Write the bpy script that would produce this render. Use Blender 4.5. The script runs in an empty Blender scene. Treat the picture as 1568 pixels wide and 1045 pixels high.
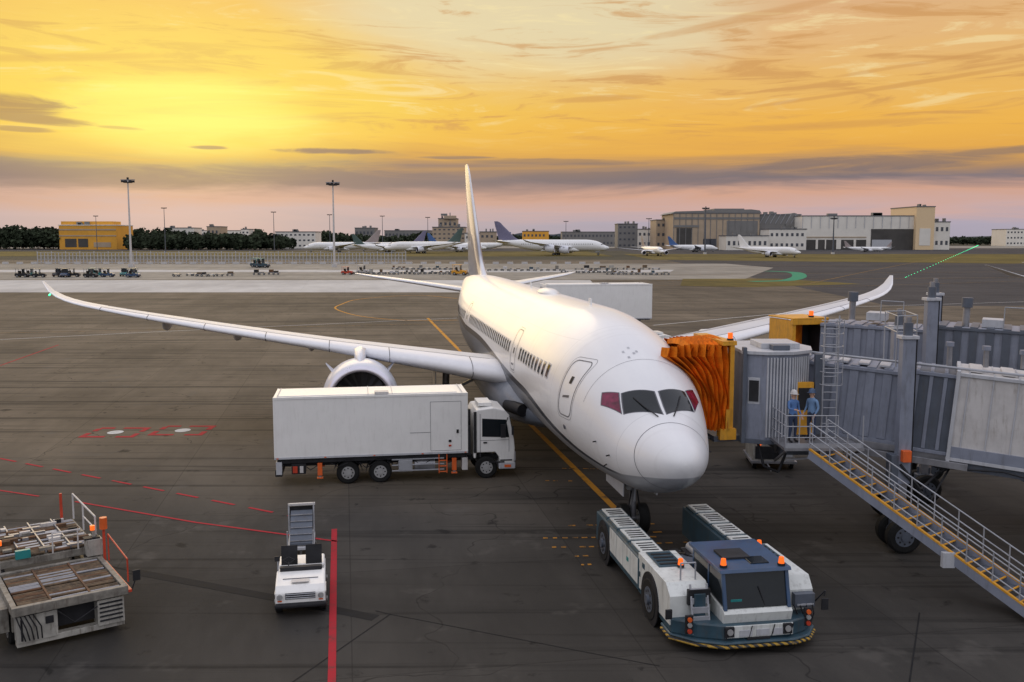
import bpy, math, random
from mathutils import Matrix, Vector
random.seed(7)
R=math.radians
sc=bpy.context.scene
# ------------------------------------------------------------------ helpers
def pch(xs,ys):
    xs=[float(a) for a in xs]; ys=[float(a) for a in ys]; n=len(xs)
    h=[xs[i+1]-xs[i] for i in range(n-1)]; d=[(ys[i+1]-ys[i])/h[i] for i in range(n-1)]
    m=[0]*n; m[0]=d[0]; m[-1]=d[-1]
    for i in range(1,n-1):
        if d[i-1]*d[i]<=0: m[i]=0
        else:
            w1=2*h[i]+h[i-1]; w2=h[i]+2*h[i-1]
            m[i]=(w1+w2)/(w1/d[i-1]+w2/d[i])
    def f(x):
        x=min(max(x,xs[0]),xs[-1]); i=0
        while i<n-2 and x>xs[i+1]: i+=1
        t=(x-xs[i])/h[i]
        return ((1+2*t)*(1-t)**2*ys[i]+t*(1-t)**2*h[i]*m[i]+t*t*(3-2*t)*ys[i+1]+t*t*(t-1)*h[i]*m[i+1])
    return f
class NT:
    def __init__(s,nt): s.nt=nt
    def n(s,t,**k):
        nd=s.nt.nodes.new(t)
        for a,b in k.items(): setattr(nd,a,b)
        return nd
    def set(s,sock,v):
        if hasattr(v,'is_output'): s.nt.links.new(v,sock)
        else: sock.default_value=v
    def m(s,op,a,b=None,c=None,clamp=False):
        nd=s.n('ShaderNodeMath',operation=op); nd.use_clamp=clamp
        s.set(nd.inputs[0],a)
        if b is not None: s.set(nd.inputs[1],b)
        if c is not None: s.set(nd.inputs[2],c)
        return nd.outputs[0]
    def noise(s,vec,scale,detail=4,rough=.55,dist=0):
        nd=s.n('ShaderNodeTexNoise'); s.set(nd.inputs['Vector'],vec)
        nd.inputs['Scale'].default_value=scale; nd.inputs['Detail'].default_value=detail
        nd.inputs['Roughness'].default_value=rough; nd.inputs['Distortion'].default_value=dist
        return nd.outputs['Fac']
    def mix(s,f,a,b,bt='MIX'):
        nd=s.n('ShaderNodeMix',data_type='RGBA',blend_type=bt)
        s.set(nd.inputs[0],f); s.set(nd.inputs[6],a); s.set(nd.inputs[7],b)
        return nd.outputs[2]
    def mr(s,v,a,b,c=0.,d=1.,smooth=True):
        nd=s.n('ShaderNodeMapRange'); nd.interpolation_type='SMOOTHSTEP' if smooth else 'LINEAR'
        s.set(nd.inputs[0],v)
        for i,x in enumerate((a,b,c,d)): s.set(nd.inputs[i+1],x)
        return nd.outputs[0]
    def ramp(s,v,stops,interp='LINEAR'):
        nd=s.n('ShaderNodeValToRGB'); nd.color_ramp.interpolation=interp
        e=nd.color_ramp.elements
        e[0].position=stops[0][0]; e[0].color=(*stops[0][1],1)
        e[1].position=stops[-1][0]; e[1].color=(*stops[-1][1],1)
        for p,c in stops[1:-1]:
            x=e.new(p); x.color=(*c,1)
        s.set(nd.inputs[0],v); return nd.outputs[0]
    def mapv(s,vec,scale=(1,1,1),rot=(0,0,0),loc=(0,0,0)):
        nd=s.n('ShaderNodeMapping'); s.set(nd.inputs[0],vec)
        nd.inputs['Scale'].default_value=scale; nd.inputs['Rotation'].default_value=rot; nd.inputs['Location'].default_value=loc
        return nd.outputs[0]
def c4(c): return (c[0],c[1],c[2],1)
def newmat(name):
    m=bpy.data.materials.new(name); m.use_nodes=True
    nt=NT(m.node_tree); b=m.node_tree.nodes['Principled BSDF']
    return m,nt,b
def mat(name,col,rough=.5,metal=0,var=.12,scale=2.,bump=0,coat=0,dirt=0,dirtcol=(.08,.065,.05),spec=.5,emit=None,es=0,alpha=None):
    m,nt,b=newmat(name)
    tc=nt.n('ShaderNodeTexCoord').outputs['Object']
    n1=nt.noise(tc,scale,4,.6)
    f=nt.mr(n1,.3,.7)
    lo=tuple(max(0,x*(1-var)) for x in col); hi=tuple(min(1,x*(1+var)) for x in col)
    cc=nt.mix(f,c4(lo),c4(hi))
    if dirt:
        st=nt.mapv(tc,scale=(4,4,.7))
        n2=nt.noise(st,1.6,5,.7)
        df=nt.m('MULTIPLY',nt.mr(n2,.48,.75),dirt)
        cc=nt.mix(df,cc,c4(dirtcol))
    nt.set(b.inputs['Base Color'],cc)
    b.inputs['Metallic'].default_value=metal
    nt.set(b.inputs['Roughness'],nt.mr(n1,.2,.8,max(.03,rough-.04),min(1,rough+.06)))
    b.inputs['Specular IOR Level'].default_value=spec
    if coat: b.inputs['Coat Weight'].default_value=coat; b.inputs['Coat Roughness'].default_value=.1
    if bump:
        bn=nt.n('ShaderNodeBump'); bn.inputs['Strength'].default_value=bump; bn.inputs['Distance'].default_value=.02
        nt.set(bn.inputs['Height'],nt.noise(tc,scale*8,4)); nt.set(b.inputs['Normal'],bn.outputs[0])
    if emit: b.inputs['Emission Color'].default_value=c4(emit); b.inputs['Emission Strength'].default_value=es
    return m
class MB:
    def __init__(s,M=None): s.v=[];s.f=[];s.mi=[];s.sm=[];s.mats=[];s.M=M or Matrix()
    def idx(s,m):
        if m not in s.mats: s.mats.append(m)
        return s.mats.index(m)
    def add(s,vs,fs,m,smooth=False):
        o=len(s.v); M=s.M
        s.v+= [tuple(M@Vector(p)) for p in vs]
        i=s.idx(m)
        for f in fs: s.f.append(tuple(o+a for a in f)); s.mi.append(i); s.sm.append(smooth)
    def b(s,x0,x1,y0,y1,z0,z1,m):
        vs=[(x0,y0,z0),(x1,y0,z0),(x1,y1,z0),(x0,y1,z0),(x0,y0,z1),(x1,y0,z1),(x1,y1,z1),(x0,y1,z1)]
        s.add(vs,[(0,3,2,1),(4,5,6,7),(0,1,5,4),(1,2,6,5),(2,3,7,6),(3,0,4,7)],m)
    def beam(s,p1,p2,w,h,m):
        p1=Vector(p1);p2=Vector(p2);d=(p2-p1)
        up=Vector((0,0,1)) if abs(d.normalized().z)<.98 else Vector((0,1,0))
        sd=d.cross(up).normalized()*w/2; u=sd.cross(d).normalized()*h/2
        vs=[p+a*sd+c*u for p in (p1,p2) for a,c in ((-1,-1),(1,-1),(1,1),(-1,1))]
        s.add(vs,[(0,1,2,3),(7,6,5,4),(0,4,5,1),(1,5,6,2),(2,6,7,3),(3,7,4,0)],m)
    def cyl(s,p1,p2,r,m,r2=None,n=14,caps=True):
        r2=r if r2 is None else r2
        p1=Vector(p1);p2=Vector(p2);d=(p2-p1).normalized()
        a=d.orthogonal().normalized(); c=d.cross(a)
        r1=[p1+(a*math.cos(t)+c*math.sin(t))*r for t in [2*math.pi*i/n for i in range(n)]]
        rr=[p2+(a*math.cos(t)+c*math.sin(t))*r2 for t in [2*math.pi*i/n for i in range(n)]]
        s.add(r1+rr,[(i,(i+1)%n,n+(i+1)%n,n+i) for i in range(n)],m,True)
        if caps: s.add(r1,[tuple(range(n))[::-1]],m); s.add(rr,[tuple(range(n))],m)
    def tube(s,pts,r,m,n=6):
        for a,b in zip(pts[:-1],pts[1:]): s.cyl(a,b,r,m,n=n)
    def loft(s,rings,m,cap=True,smooth=True,mf=None):
        n=len(rings[0]); vs=[p for r in rings for p in r]
        fs=[(k*n+i,k*n+(i+1)%n,(k+1)*n+(i+1)%n,(k+1)*n+i) for k in range(len(rings)-1) for i in range(n)]
        if mf is None: s.add(vs,fs,m,smooth)
        else:
            o=len(s.v); s.v+=[tuple(s.M@Vector(p)) for p in vs]
            for q,f in enumerate(fs):
                k,i=divmod(q,n); s.f.append(tuple(o+a for a in f)); s.mi.append(s.idx(mf(k,i))); s.sm.append(smooth)
        if cap: s.add(rings[0],[tuple(range(n))[::-1]],m); s.add(rings[-1],[tuple(range(n))],m)
    def prismx(s,poly,x0,x1,m):
        n=len(poly); vs=[(x0,y,z) for y,z in poly]+[(x1,y,z) for y,z in poly]
        s.add(vs,[tuple(range(n))[::-1],tuple(range(n,2*n))]+[(i,(i+1)%n,n+(i+1)%n,n+i) for i in range(n)],m)
    def prismy(s,poly,y0,y1,m):
        n=len(poly); vs=[(x,y0,z) for x,z in poly]+[(x,y1,z) for x,z in poly]
        s.add(vs,[tuple(range(n)),tuple(range(n,2*n))[::-1]]+[(i,n+i,n+(i+1)%n,(i+1)%n) for i in range(n)],m)
    def prismz(s,poly,z0,z1,m):
        n=len(poly); vs=[(x,y,z0) for x,y in poly]+[(x,y,z1) for x,y in poly]
        s.add(vs,[tuple(range(n))[::-1],tuple(range(n,2*n))]+[(i,(i+1)%n,n+(i+1)%n,n+i) for i in range(n)],m)
    def lathe(s,prof,axis0,m,n=40,mf=None):
        ax,ay,az=axis0
        rings=[[(ax+r*math.cos(2*math.pi*i/n),ay+y,az+r*math.sin(2*math.pi*i/n)) for i in range(n)] for y,r in prof]
        s.loft(rings,m,cap=False,smooth=True,mf=mf)
    def wheel(s,c,r,w,tire,hub,axis='x',n=24):
        c=Vector(c); a=Vector((1,0,0)) if axis=='x' else Vector((0,1,0))
        h=a*w/2
        s.cyl(c-h*.7,c+h*.7,r,tire,n=n)
        for sg in (-1,1):
            s.cyl(c+h*.7*sg,c+h*sg,r,tire,r2=r*.86,n=n)
            s.cyl(c+h*1.0*sg,c+h*1.03*sg,r*.56,hub,n=n)
            s.cyl(c+h*1.03*sg,c+h*1.3*sg,r*.22,hub,n=10)
            if n>12:
                b_=a.orthogonal().normalized(); d_=a.cross(b_)
                for k in range(8):
                    q=c+h*1.035*sg+(b_*math.cos(k*.785)+d_*math.sin(k*.785))*r*.40
                    s.cyl(q-h*.01*sg,q+h*.02*sg,r*.07,dark,n=6)
    def obj(s,name,parent=None,bevel=0,world=False):
        me=bpy.data.meshes.new(name); me.from_pydata(s.v,[],s.f)
        for m in s.mats: me.materials.append(m)
        me.polygons.foreach_set('material_index',s.mi); me.polygons.foreach_set('use_smooth',s.sm)
        me.update()
        o=bpy.data.objects.new(name,me); sc.collection.objects.link(o)
        if parent:
            o.parent=parent
            if world: o.matrix_parent_inverse=parent.matrix_basis.inverted()
        if bevel:
            md=o.modifiers.new('bevel','BEVEL'); md.width=bevel; md.segments=2; md.limit_method='ANGLE'; md.angle_limit=R(40)
        return o
def empty(name,loc=(0,0,0),yaw=0,scale=1):
    e=bpy.data.objects.new(name,None); e.empty_display_size=.5
    e.location=loc; e.rotation_euler=(0,0,R(yaw)); e.scale=(scale,)*3
    sc.collection.objects.link(e); return e
# ------------------------------------------------------------------ camera
cam=bpy.data.cameras.new('camera'); co=bpy.data.objects.new('camera',cam); sc.collection.objects.link(co)
cam.sensor_width=36; cam.lens=33.3; cam.clip_end=20000; cam.clip_start=.1
co.location=(0,0,10.7); co.rotation_euler=(R(90-6.2),0,0); sc.camera=co
sc.view_settings.view_transform='Standard'; sc.view_settings.look='None'; sc.view_settings.exposure=0
# ------------------------------------------------------------------ world
SUNAZ=-19; SUNEL=7.5
w=bpy.data.worlds.new("World"); sc.world=w; w.use_nodes=True
nt=NT(w.node_tree); N=w.node_tree.nodes; bg=N['Background']; out=N['World Output']
tc=nt.n('ShaderNodeTexCoord').outputs['Generated']
sp=nt.n('ShaderNodeSeparateXYZ'); nt.set(sp.inputs[0],tc)
X,Y,Z=sp.outputs
az=nt.m('ARCTAN2',X,Y); el=nt.m('ARCSINE',Z)
azd=nt.m('MULTIPLY',az,57.2958); eld=nt.m('MULTIPLY',el,57.2958)
cv=nt.n('ShaderNodeCombineXYZ'); nt.set(cv.inputs[0],azd); nt.set(cv.inputs[1],eld)
cvec=cv.outputs[0]
st1=nt.noise(nt.mapv(cvec,scale=(.05,.55,1),rot=(0,0,R(-2))),1.,5,.62,.7)
st2=nt.noise(nt.mapv(cvec,scale=(.11,.95,1),rot=(0,0,R(-8)),loc=(7,3,0)),1.,6,.64,1.2)
st3=nt.noise(nt.mapv(cvec,scale=(.035,.13,1),rot=(0,0,R(-12)),loc=(2,9,0)),1.,4,.6,.8)
eld2=nt.m('ADD',eld,nt.m('MULTIPLY',nt.m('SUBTRACT',st1,.5),3.0))
f=nt.mr(eld2,-1,15,0,1,False)
def P(e): return (e+1)/16
left=nt.ramp(f,[(0,(.30,.30,.36)),(P(.6),(.34,.33,.40)),(P(1.5),(.43,.36,.41)),(P(2.3),(.50,.33,.30)),(P(3.1),(.19,.15,.18)),(P(4.0),(.22,.16,.16)),(P(4.8),(.62,.34,.08)),(P(5.7),(.87,.52,.07)),(P(7.5),(.92,.60,.07)),(P(10),(.92,.58,.10)),(1,(.90,.53,.14))])
right=nt.ramp(f,[(0,(.36,.34,.42)),(P(.7),(.42,.38,.47)),(P(1.6),(.60,.40,.38)),(P(2.5),(.64,.36,.27)),(P(3.3),(.23,.18,.20)),(P(4.1),(.44,.25,.13)),(P(5.0),(.80,.40,.07)),(P(6.5),(.88,.46,.07)),(P(8.5),(.85,.49,.13)),(P(11),(.80,.48,.20)),(1,(.70,.42,.24))])
sky=nt.mix(nt.mr(azd,-18,16),left,right)
def blob(a0,e0,wa,we,lo,hi,nz=None,amp=0,rot=0):
    da=nt.m('SUBTRACT',azd,a0); de=nt.m('SUBTRACT',eld,e0)
    if rot: de=nt.m('SUBTRACT',de,nt.m('MULTIPLY',da,math.tan(R(rot))))
    da=nt.m('DIVIDE',da,wa); de=nt.m('DIVIDE',de,we)
    q=nt.m('ADD',nt.m('MULTIPLY',da,da),nt.m('MULTIPLY',de,de))
    if nz is not None: q=nt.m('ADD',q,nt.m('MULTIPLY',nt.m('SUBTRACT',nz,.5),amp))
    return nt.mr(q,lo,hi,1,0)
sky=nt.mix(nt.m('MULTIPLY',blob(1,14,15,5.5,0,1.3,st3,2.0),.8),sky,(.80,.72,.47,1))
sky=nt.mix(nt.m('MULTIPLY',nt.m('MULTIPLY',nt.mr(st2,.51,.65),nt.mr(eld,4.5,7)),.66),sky,(.62,.30,.09,1))
sky=nt.mix(nt.m('MULTIPLY',nt.m('MULTIPLY',nt.mr(st2,.46,.32),nt.mr(eld,4.5,8)),.50),sky,(.96,.80,.42,1))
sky=nt.mix(nt.m('MULTIPLY',nt.m('MULTIPLY',nt.mr(st3,.52,.68),nt.mr(eld,6,9)),.40),sky,(.82,.42,.13,1))
sky=nt.mix(nt.m('MULTIPLY',blob(-19,8,15,6,0,1.05,st3,1.0),.45),sky,(.98,.78,.12,1))
sky=nt.mix(nt.m('MULTIPLY',blob(-18.5,6.9,8,2.8,-.1,1.1,st1,1.8),.72),sky,(1.05,.98,.20,1))
dk=None
for (a,e,wa,we,rt,amt) in [(-28,7.0,3.6,.62,-2,.8),(-26.5,6.3,3.2,.28,-3,.75),(-27,5.7,1.8,.16,-1,.6),(-22,6.0,1.4,.12,-2,.4),(-10.5,5.05,4.2,.2,0,.9),(-17.5,5.1,1.2,.12,0,.7),(-3.2,4.75,2.6,.13,0,.75),(2,4.5,6,.22,-1,.55),(21,4.2,8,.5,1.5,.7),(27,4.6,5,.25,3,.65),(-12,3.6,14,.6,-.6,.6),(8,3.5,14,.45,-.3,.6),(-25,3.3,12,.7,0,.5)]:
    m_=nt.m('MULTIPLY',blob(a,e,wa,we,.15,1.1,st2,3.2,rt),amt)
    dk=m_ if dk is None else nt.m('MAXIMUM',dk,m_)
darkc=nt.mix(nt.mr(eld,3.5,7),(.17,.14,.165,1),(.34,.20,.10,1))
sky=nt.mix(dk,sky,darkc)
ow=None
for (a,e,wa,we,rt,amt) in [(5,8.1,3,.2,2,.5),(13,12.2,6,.28,9,.45),(22,8.3,9,.14,6,.5),(25,9.6,8,.12,6,.4),(-25,9.5,7,.25,5,.3),(18,6.3,7,.25,1,.45)]:
    m_=nt.m('MULTIPLY',blob(a,e,wa,we,.1,1.2,st2,3.4,rt),amt)
    ow=m_ if ow is None else nt.m('MAXIMUM',ow,m_)
sky=nt.mix(ow,sky,(.60,.28,.08,1))
up=nt.mr(eld,14.5,30)
sky=nt.mix(up,sky,(.88,.88,.99,1))
back=nt.mr(Y,.30,-.25)
sky=nt.mix(back,sky,nt.mix(nt.mr(eld,0,26),(.46,.46,.49,1),(.95,.95,1.04,1)))
sky=nt.mix(nt.mr(eld,-.2,-1.5),sky,(.10,.095,.09,1))
nt.set(bg.inputs[0],sky); bg.inputs[1].default_value=.95
ns=nt.n('ShaderNodeTexSky'); ns.sky_type='NISHITA'; ns.sun_disc=False
ns.sun_elevation=R(SUNEL); ns.sun_rotation=R(SUNAZ)
bg2=nt.n('ShaderNodeBackground'); nt.set(bg2.inputs[0],ns.outputs[0]); bg2.inputs[1].default_value=.004
ad=nt.n('ShaderNodeAddShader'); nt.nt.links.new(bg.outputs[0],ad.inputs[0]); nt.nt.links.new(bg2.outputs[0],ad.inputs[1]); nt.nt.links.new(ad.outputs[0],out.inputs[0])
sl=bpy.data.lights.new('sun','SUN'); so=bpy.data.objects.new('sun',sl); sc.collection.objects.link(so)
sl.energy=.75; sl.angle=R(36); sl.color=(1,.76,.44)
d=Vector((math.sin(R(SUNAZ))*math.cos(R(18)),math.cos(R(SUNAZ))*math.cos(R(18)),math.sin(R(18))))
so.rotation_euler=d.to_track_quat('Z','Y').to_euler()
# ------------------------------------------------------------------ materials
def asphalt(name,c1,c2,slab=7.5,joint=.35,yaw=10,rough=.88,patch=.5,spec=.18,marks=True,far=None):
    m,nt,b=newmat(name)
    tc=nt.n('ShaderNodeTexCoord').outputs['Object']
    rv=nt.mapv(tc,rot=(0,0,R(-yaw)))
    big=nt.noise(nt.mapv(rv,scale=(.6,1,1)),.035,3,.55,.3); med=nt.noise(nt.mapv(rv,scale=(1,.3,1)),.2,5,.68,.2); fine=nt.noise(tc,7,5,.8)
    v=nt.m('ADD',nt.m('MULTIPLY',nt.mr(big,.36,.64),patch),nt.m('MULTIPLY',nt.mr(med,.34,.66),.45))
    v=nt.m('ADD',v,nt.m('MULTIPLY',nt.m('SUBTRACT',fine,.5),.6),clamp=True)
    col=nt.mix(v,c4(c1),c4(c2))
    dkc=tuple(x*.6 for x in c1)
    if far:   # pavement colour turns lighter and browner away from the gate
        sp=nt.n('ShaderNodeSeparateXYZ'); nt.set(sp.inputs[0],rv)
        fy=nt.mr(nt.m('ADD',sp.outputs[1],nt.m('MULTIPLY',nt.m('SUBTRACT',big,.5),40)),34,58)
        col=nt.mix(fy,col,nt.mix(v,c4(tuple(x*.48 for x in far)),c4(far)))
    if marks:
        s1=nt.noise(nt.mapv(tc,scale=(.022,.8,1),rot=(0,0,R(-14))),1.,5,.7,.15)
        s2=nt.noise(nt.mapv(tc,scale=(.035,1.1,1),rot=(0,0,R(28)),loc=(5,2,0)),1.,5,.7,.2)
        s3=nt.noise(nt.mapv(tc,scale=(.03,.16,1),rot=(0,0,R(-6)),loc=(1,7,0)),1.,4,.6,.4)
        col=nt.mix(nt.m('MULTIPLY',nt.mr(s3,.50,.68),.5),col,c4(c1))
        col=nt.mix(nt.m('MULTIPLY',nt.mr(s1,.53,.64),.7),col,c4(dkc))
        col=nt.mix(nt.m('MULTIPLY',nt.mr(s2,.55,.68),.6),col,c4(dkc))
        col=nt.mix(nt.m('MULTIPLY',nt.mr(nt.noise(tc,.9,4,.6,.3),.62,.72),.75),col,c4(tuple(x*.4 for x in c1)))
        col=nt.mix(nt.m('MULTIPLY',nt.mr(nt.noise(nt.mapv(tc,loc=(9,4,0)),.35,4,.65),.58,.70),.4),col,c4(tuple(x*1.5 for x in c2)))
        vo=nt.n('ShaderNodeTexVoronoi',feature='DISTANCE_TO_EDGE'); wv=nt.n('ShaderNodeVectorMath',operation='ADD')
        nz=nt.n('ShaderNodeTexNoise'); nt.set(nz.inputs['Vector'],tc); nz.inputs['Scale'].default_value=.25; nz.inputs['Detail'].default_value=3
        sc_=nt.n('ShaderNodeVectorMath',operation='SCALE'); nt.set(sc_.inputs[0],nz.outputs['Color']); sc_.inputs['Scale'].default_value=6
        nt.set(wv.inputs[0],tc); nt.set(wv.inputs[1],sc_.outputs[0]); nt.set(vo.inputs['Vector'],wv.outputs[0]); vo.inputs['Scale'].default_value=.07
        crack=nt.m('MULTIPLY',nt.mr(vo.outputs['Distance'],.0,.0035,1,0,False),nt.mr(med,.42,.5))
        col=nt.mix(nt.m('MULTIPLY',crack,.7),col,(.012,.011,.010,1))
    if joint:
        br=nt.n('ShaderNodeTexBrick'); br.offset=0; nt.set(br.inputs['Vector'],rv)
        br.inputs['Scale'].default_value=1; br.inputs['Brick Width'].default_value=slab; br.inputs['Row Height'].default_value=slab
        br.inputs['Mortar Size'].default_value=.022; br.inputs['Mortar Smooth'].default_value=.3
        br.inputs['Color1'].default_value=(.72,.72,.72,1); br.inputs['Color2'].default_value=(1,1,1,1); br.inputs['Mortar'].default_value=(.3,.3,.3,1)
        col=nt.mix(joint,col,br.outputs['Color'],'MULTIPLY')
    nt.set(b.inputs['Base Color'],col)
    nt.set(b.inputs['Roughness'],nt.mr(fine,.3,.7,rough-.06,rough+.06)); b.inputs['Specular IOR Level'].default_value=spec
    bn=nt.n('ShaderNodeBump'); bn.inputs['Strength'].default_value=.3; bn.inputs['Distance'].default_value=.01
    nt.set(bn.inputs['Height'],fine); nt.set(b.inputs['Normal'],bn.outputs[0])
    return m
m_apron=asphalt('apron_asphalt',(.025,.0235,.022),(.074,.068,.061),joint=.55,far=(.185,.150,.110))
m_taxi=asphalt('taxiway_asphalt',(.030,.031,.036),(.066,.063,.066),joint=0)
m_conc=asphalt('light_concrete',(.40,.39,.38),(.56,.55,.53),joint=.3,slab=9,marks=False)
m_conc2=asphalt('grey_concrete',(.20,.185,.16),(.32,.295,.255),joint=.3,slab=9,marks=False)
m_grass=asphalt('grass_ground',(.07,.055,.014),(.17,.13,.03),joint=0,rough=.95,marks=False)
m_soil=asphalt('terrain_ground',(.035,.036,.025),(.07,.065,.045),joint=0,rough=.95,marks=False)
def worn(name,col,lo=.42,hi=.6,under=(.05,.046,.04)):
    m,nt,b=newmat(name); tc=nt.n('ShaderNodeTexCoord').outputs['Object']
    n=nt.noise(tc,1.7,8,.78); nt.set(b.inputs['Base Color'],nt.mix(nt.mr(n,lo,hi),c4(col),c4(under)))
    b.inputs['Roughness'].default_value=.85; b.inputs['Specular IOR Level'].default_value=.2; return m
m_red=worn('red_marking',(.38,.018,.03),.50,.78); m_yel=worn('yellow_marking',(.55,.25,.025),.48,.74); m_whm=worn('white_marking',(.6,.6,.58),.52,.8)
m_yfaint=worn('faded_yellow_marking',(.30,.17,.04),.42,.6); m_yworn=worn('worn_yellow_marking',(.46,.21,.03),.46,.62); m_teal=worn('green_marking',(.03,.24,.13),.5,.9)
m_patch=mat('trench_cover',(.012,.012,.013),.85,var=.3,spec=.2)
white=mat('white_paint',(.80,.80,.80),.4,var=.03,coat=.2)
wtruck=mat('truck_white_paint',(.82,.81,.79),.42,var=.025,scale=1.2,dirt=.14,coat=.1,dirtcol=(.25,.22,.18))
wdirty=mat('worn_white_paint',(.36,.345,.31),.55,var=.18,dirt=.85,scale=3,dirtcol=(.06,.04,.028))
grimy=mat('grimy_white_paint',(.20,.185,.16),.6,var=.3,dirt=.85,scale=4,dirtcol=(.05,.032,.02))
lgrey=mat('light_grey_paint',(.46,.47,.50),.45,var=.06,dirt=.25)
bgrey=mat('bluegrey_panel',(.22,.24,.30),.5,var=.08,dirt=.45,dirtcol=(.10,.10,.11))
bgrey2=mat('dark_bluegrey_panel',(.09,.105,.135),.5,var=.1,dirt=.4)
whitep=mat('cream_panel',(.54,.52,.51),.5,var=.08,dirt=.5,dirtcol=(.2,.16,.12))
steel=mat('steel',(.28,.28,.30),.45,metal=.6,var=.15,dirt=.3)
galv=mat('galvanised_rail',(.36,.37,.40),.5,metal=.3,var=.1)
dark=mat('dark_metal',(.020,.020,.023),.6,var=.3,spec=.3)
rubber=mat('tyre_rubber',(.014,.014,.014),.85,var=.3,bump=.2,spec=.25)
hubm=mat('wheel_hub',(.36,.36,.36),.5,metal=.2,dirt=.5)
glass=mat('dark_glass',(.012,.016,.02),.08,var=.1,spec=.45)
glassp=mat('purple_tinted_glass',(.17,.010,.045),.1,var=.5,scale=3,spec=.5)
orange=mat('orange_paint',(.70,.12,.02),.45,dirt=.3)
redm=mat('red_paint',(.50,.05,.02),.45,dirt=.3)
yelp=mat('yellow_paint',(.68,.32,.02),.5,dirt=.45)
slate=mat('slate_blue_paint',(.030,.068,.095),.42,var=.2,dirt=.5,coat=.15)
tgrey=mat('tractor_pale_panel',(.64,.66,.64),.45,var=.07,dirt=.42)
bluep=mat('blue_paint',(.03,.07,.15),.38,var=.1,coat=.2,dirt=.3)
teal=mat('teal_paint',(.02,.22,.22),.4)
beacon=mat('amber_beacon',(.9,.14,.01),.25,emit=(1,.16,.02),es=.8)
fabric=mat('orange_canopy_fabric',(.72,.19,.010),.8,var=.28,scale=1.6,bump=.3,dirt=.45,dirtcol=(.18,.045,.008),spec=.15)
wood=mat('worn_roller_deck',(.12,.080,.045),.75,var=.5,scale=5,dirt=.5)
brown=mat('rust_brown',(.12,.06,.028),.8,var=.4)
def fuse_mat():
    m,nt,b=newmat('aircraft_white_paint')
    tc=nt.n('ShaderNodeTexCoord').outputs['Object']; sp=nt.n('ShaderNodeSeparateXYZ'); nt.set(sp.inputs[0],tc)
    x,y,z=sp.outputs
    n=nt.noise(nt.mapv(tc,scale=(1,.3,1)),.9,6,.6)
    base=nt.mix(nt.mr(n,.3,.7),(.755,.755,.775,1),(.81,.81,.82,1))
    base=nt.mix(nt.m('MULTIPLY',nt.mr(nt.noise(nt.mapv(tc,scale=(.15,3,.25)),1.,5,.6),.55,.75),.14),base,(.45,.43,.42,1))
    ph=nt.m('ABSOLUTE',nt.m('SUBTRACT',nt.m('MODULO',nt.m('ADD',y,.4),5.2),2.6))
    jl=nt.m('MULTIPLY',nt.mr(ph,0,.016,1,0,False),.4)
    jl=nt.m('MAXIMUM',jl,nt.m('MULTIPLY',nt.m('MULTIPLY',nt.mr(nt.m('ABSOLUTE',nt.m('SUBTRACT',z,6.9)),0,.012,1,0,False),nt.mr(y,7,7.5)),.3))
    base=nt.mix(jl,base,(.3,.3,.33,1))
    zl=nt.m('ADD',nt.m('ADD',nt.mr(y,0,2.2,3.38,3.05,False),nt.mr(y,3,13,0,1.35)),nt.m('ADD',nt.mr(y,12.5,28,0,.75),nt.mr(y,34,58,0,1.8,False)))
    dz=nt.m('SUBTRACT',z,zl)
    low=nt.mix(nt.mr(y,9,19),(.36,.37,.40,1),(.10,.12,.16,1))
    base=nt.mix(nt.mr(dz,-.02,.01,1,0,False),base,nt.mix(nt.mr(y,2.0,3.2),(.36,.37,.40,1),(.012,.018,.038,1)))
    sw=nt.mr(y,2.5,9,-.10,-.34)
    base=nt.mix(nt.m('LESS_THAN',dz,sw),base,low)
    nt.set(b.inputs['Base Color'],base)
    b.inputs['Roughness'].default_value=.40; b.inputs['Coat Weight'].default_value=.35; b.inputs['Coat Roughness'].default_value=.14
    return m
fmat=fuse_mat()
fairm=mat('belly_fairing_grey',(.22,.24,.28),.4,var=.06,coat=.3,dirt=.25)
wingm=mat('wing_grey_paint',(.58,.59,.63),.5,var=.05,scale=.6,dirt=.12)
lem=mat('leading_edge',(.76,.76,.79),.45,var=.03)
def fin_mat():
    m,nt,b=newmat('fin_paint'); tc=nt.n('ShaderNodeTexCoord').outputs['Object']; sp=nt.n('ShaderNodeSeparateXYZ'); nt.set(sp.inputs[0],tc)
    x,y,z=sp.outputs
    le=nt.m('ADD',45.6,nt.m('MULTIPLY',nt.m('SUBTRACT',z,7.6),1.08))
    nt.set(b.inputs['Base Color'],nt.mix(nt.mr(nt.m('SUBTRACT',y,le),.9,1.3),(.72,.72,.76,1),(.14,.16,.23,1)))
    b.inputs['Roughness'].default_value=.4; b.inputs['Coat Weight'].default_value=.3; return m
finm=fin_mat()
nacm=mat('nacelle_paint',(.68,.69,.75),.4,var=.04,coat=.3)
lipm=mat('inlet_lip_metal',(.72,.70,.78),.3,metal=.6,var=.03)
fanm=mat('fan_blades',(.010,.010,.012),.5,metal=.2)
bladem=mat('fan_blade_edge',(.028,.028,.034),.45,metal=.4)
seam=mat('panel_seam',(.12,.12,.14),.5)
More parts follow.
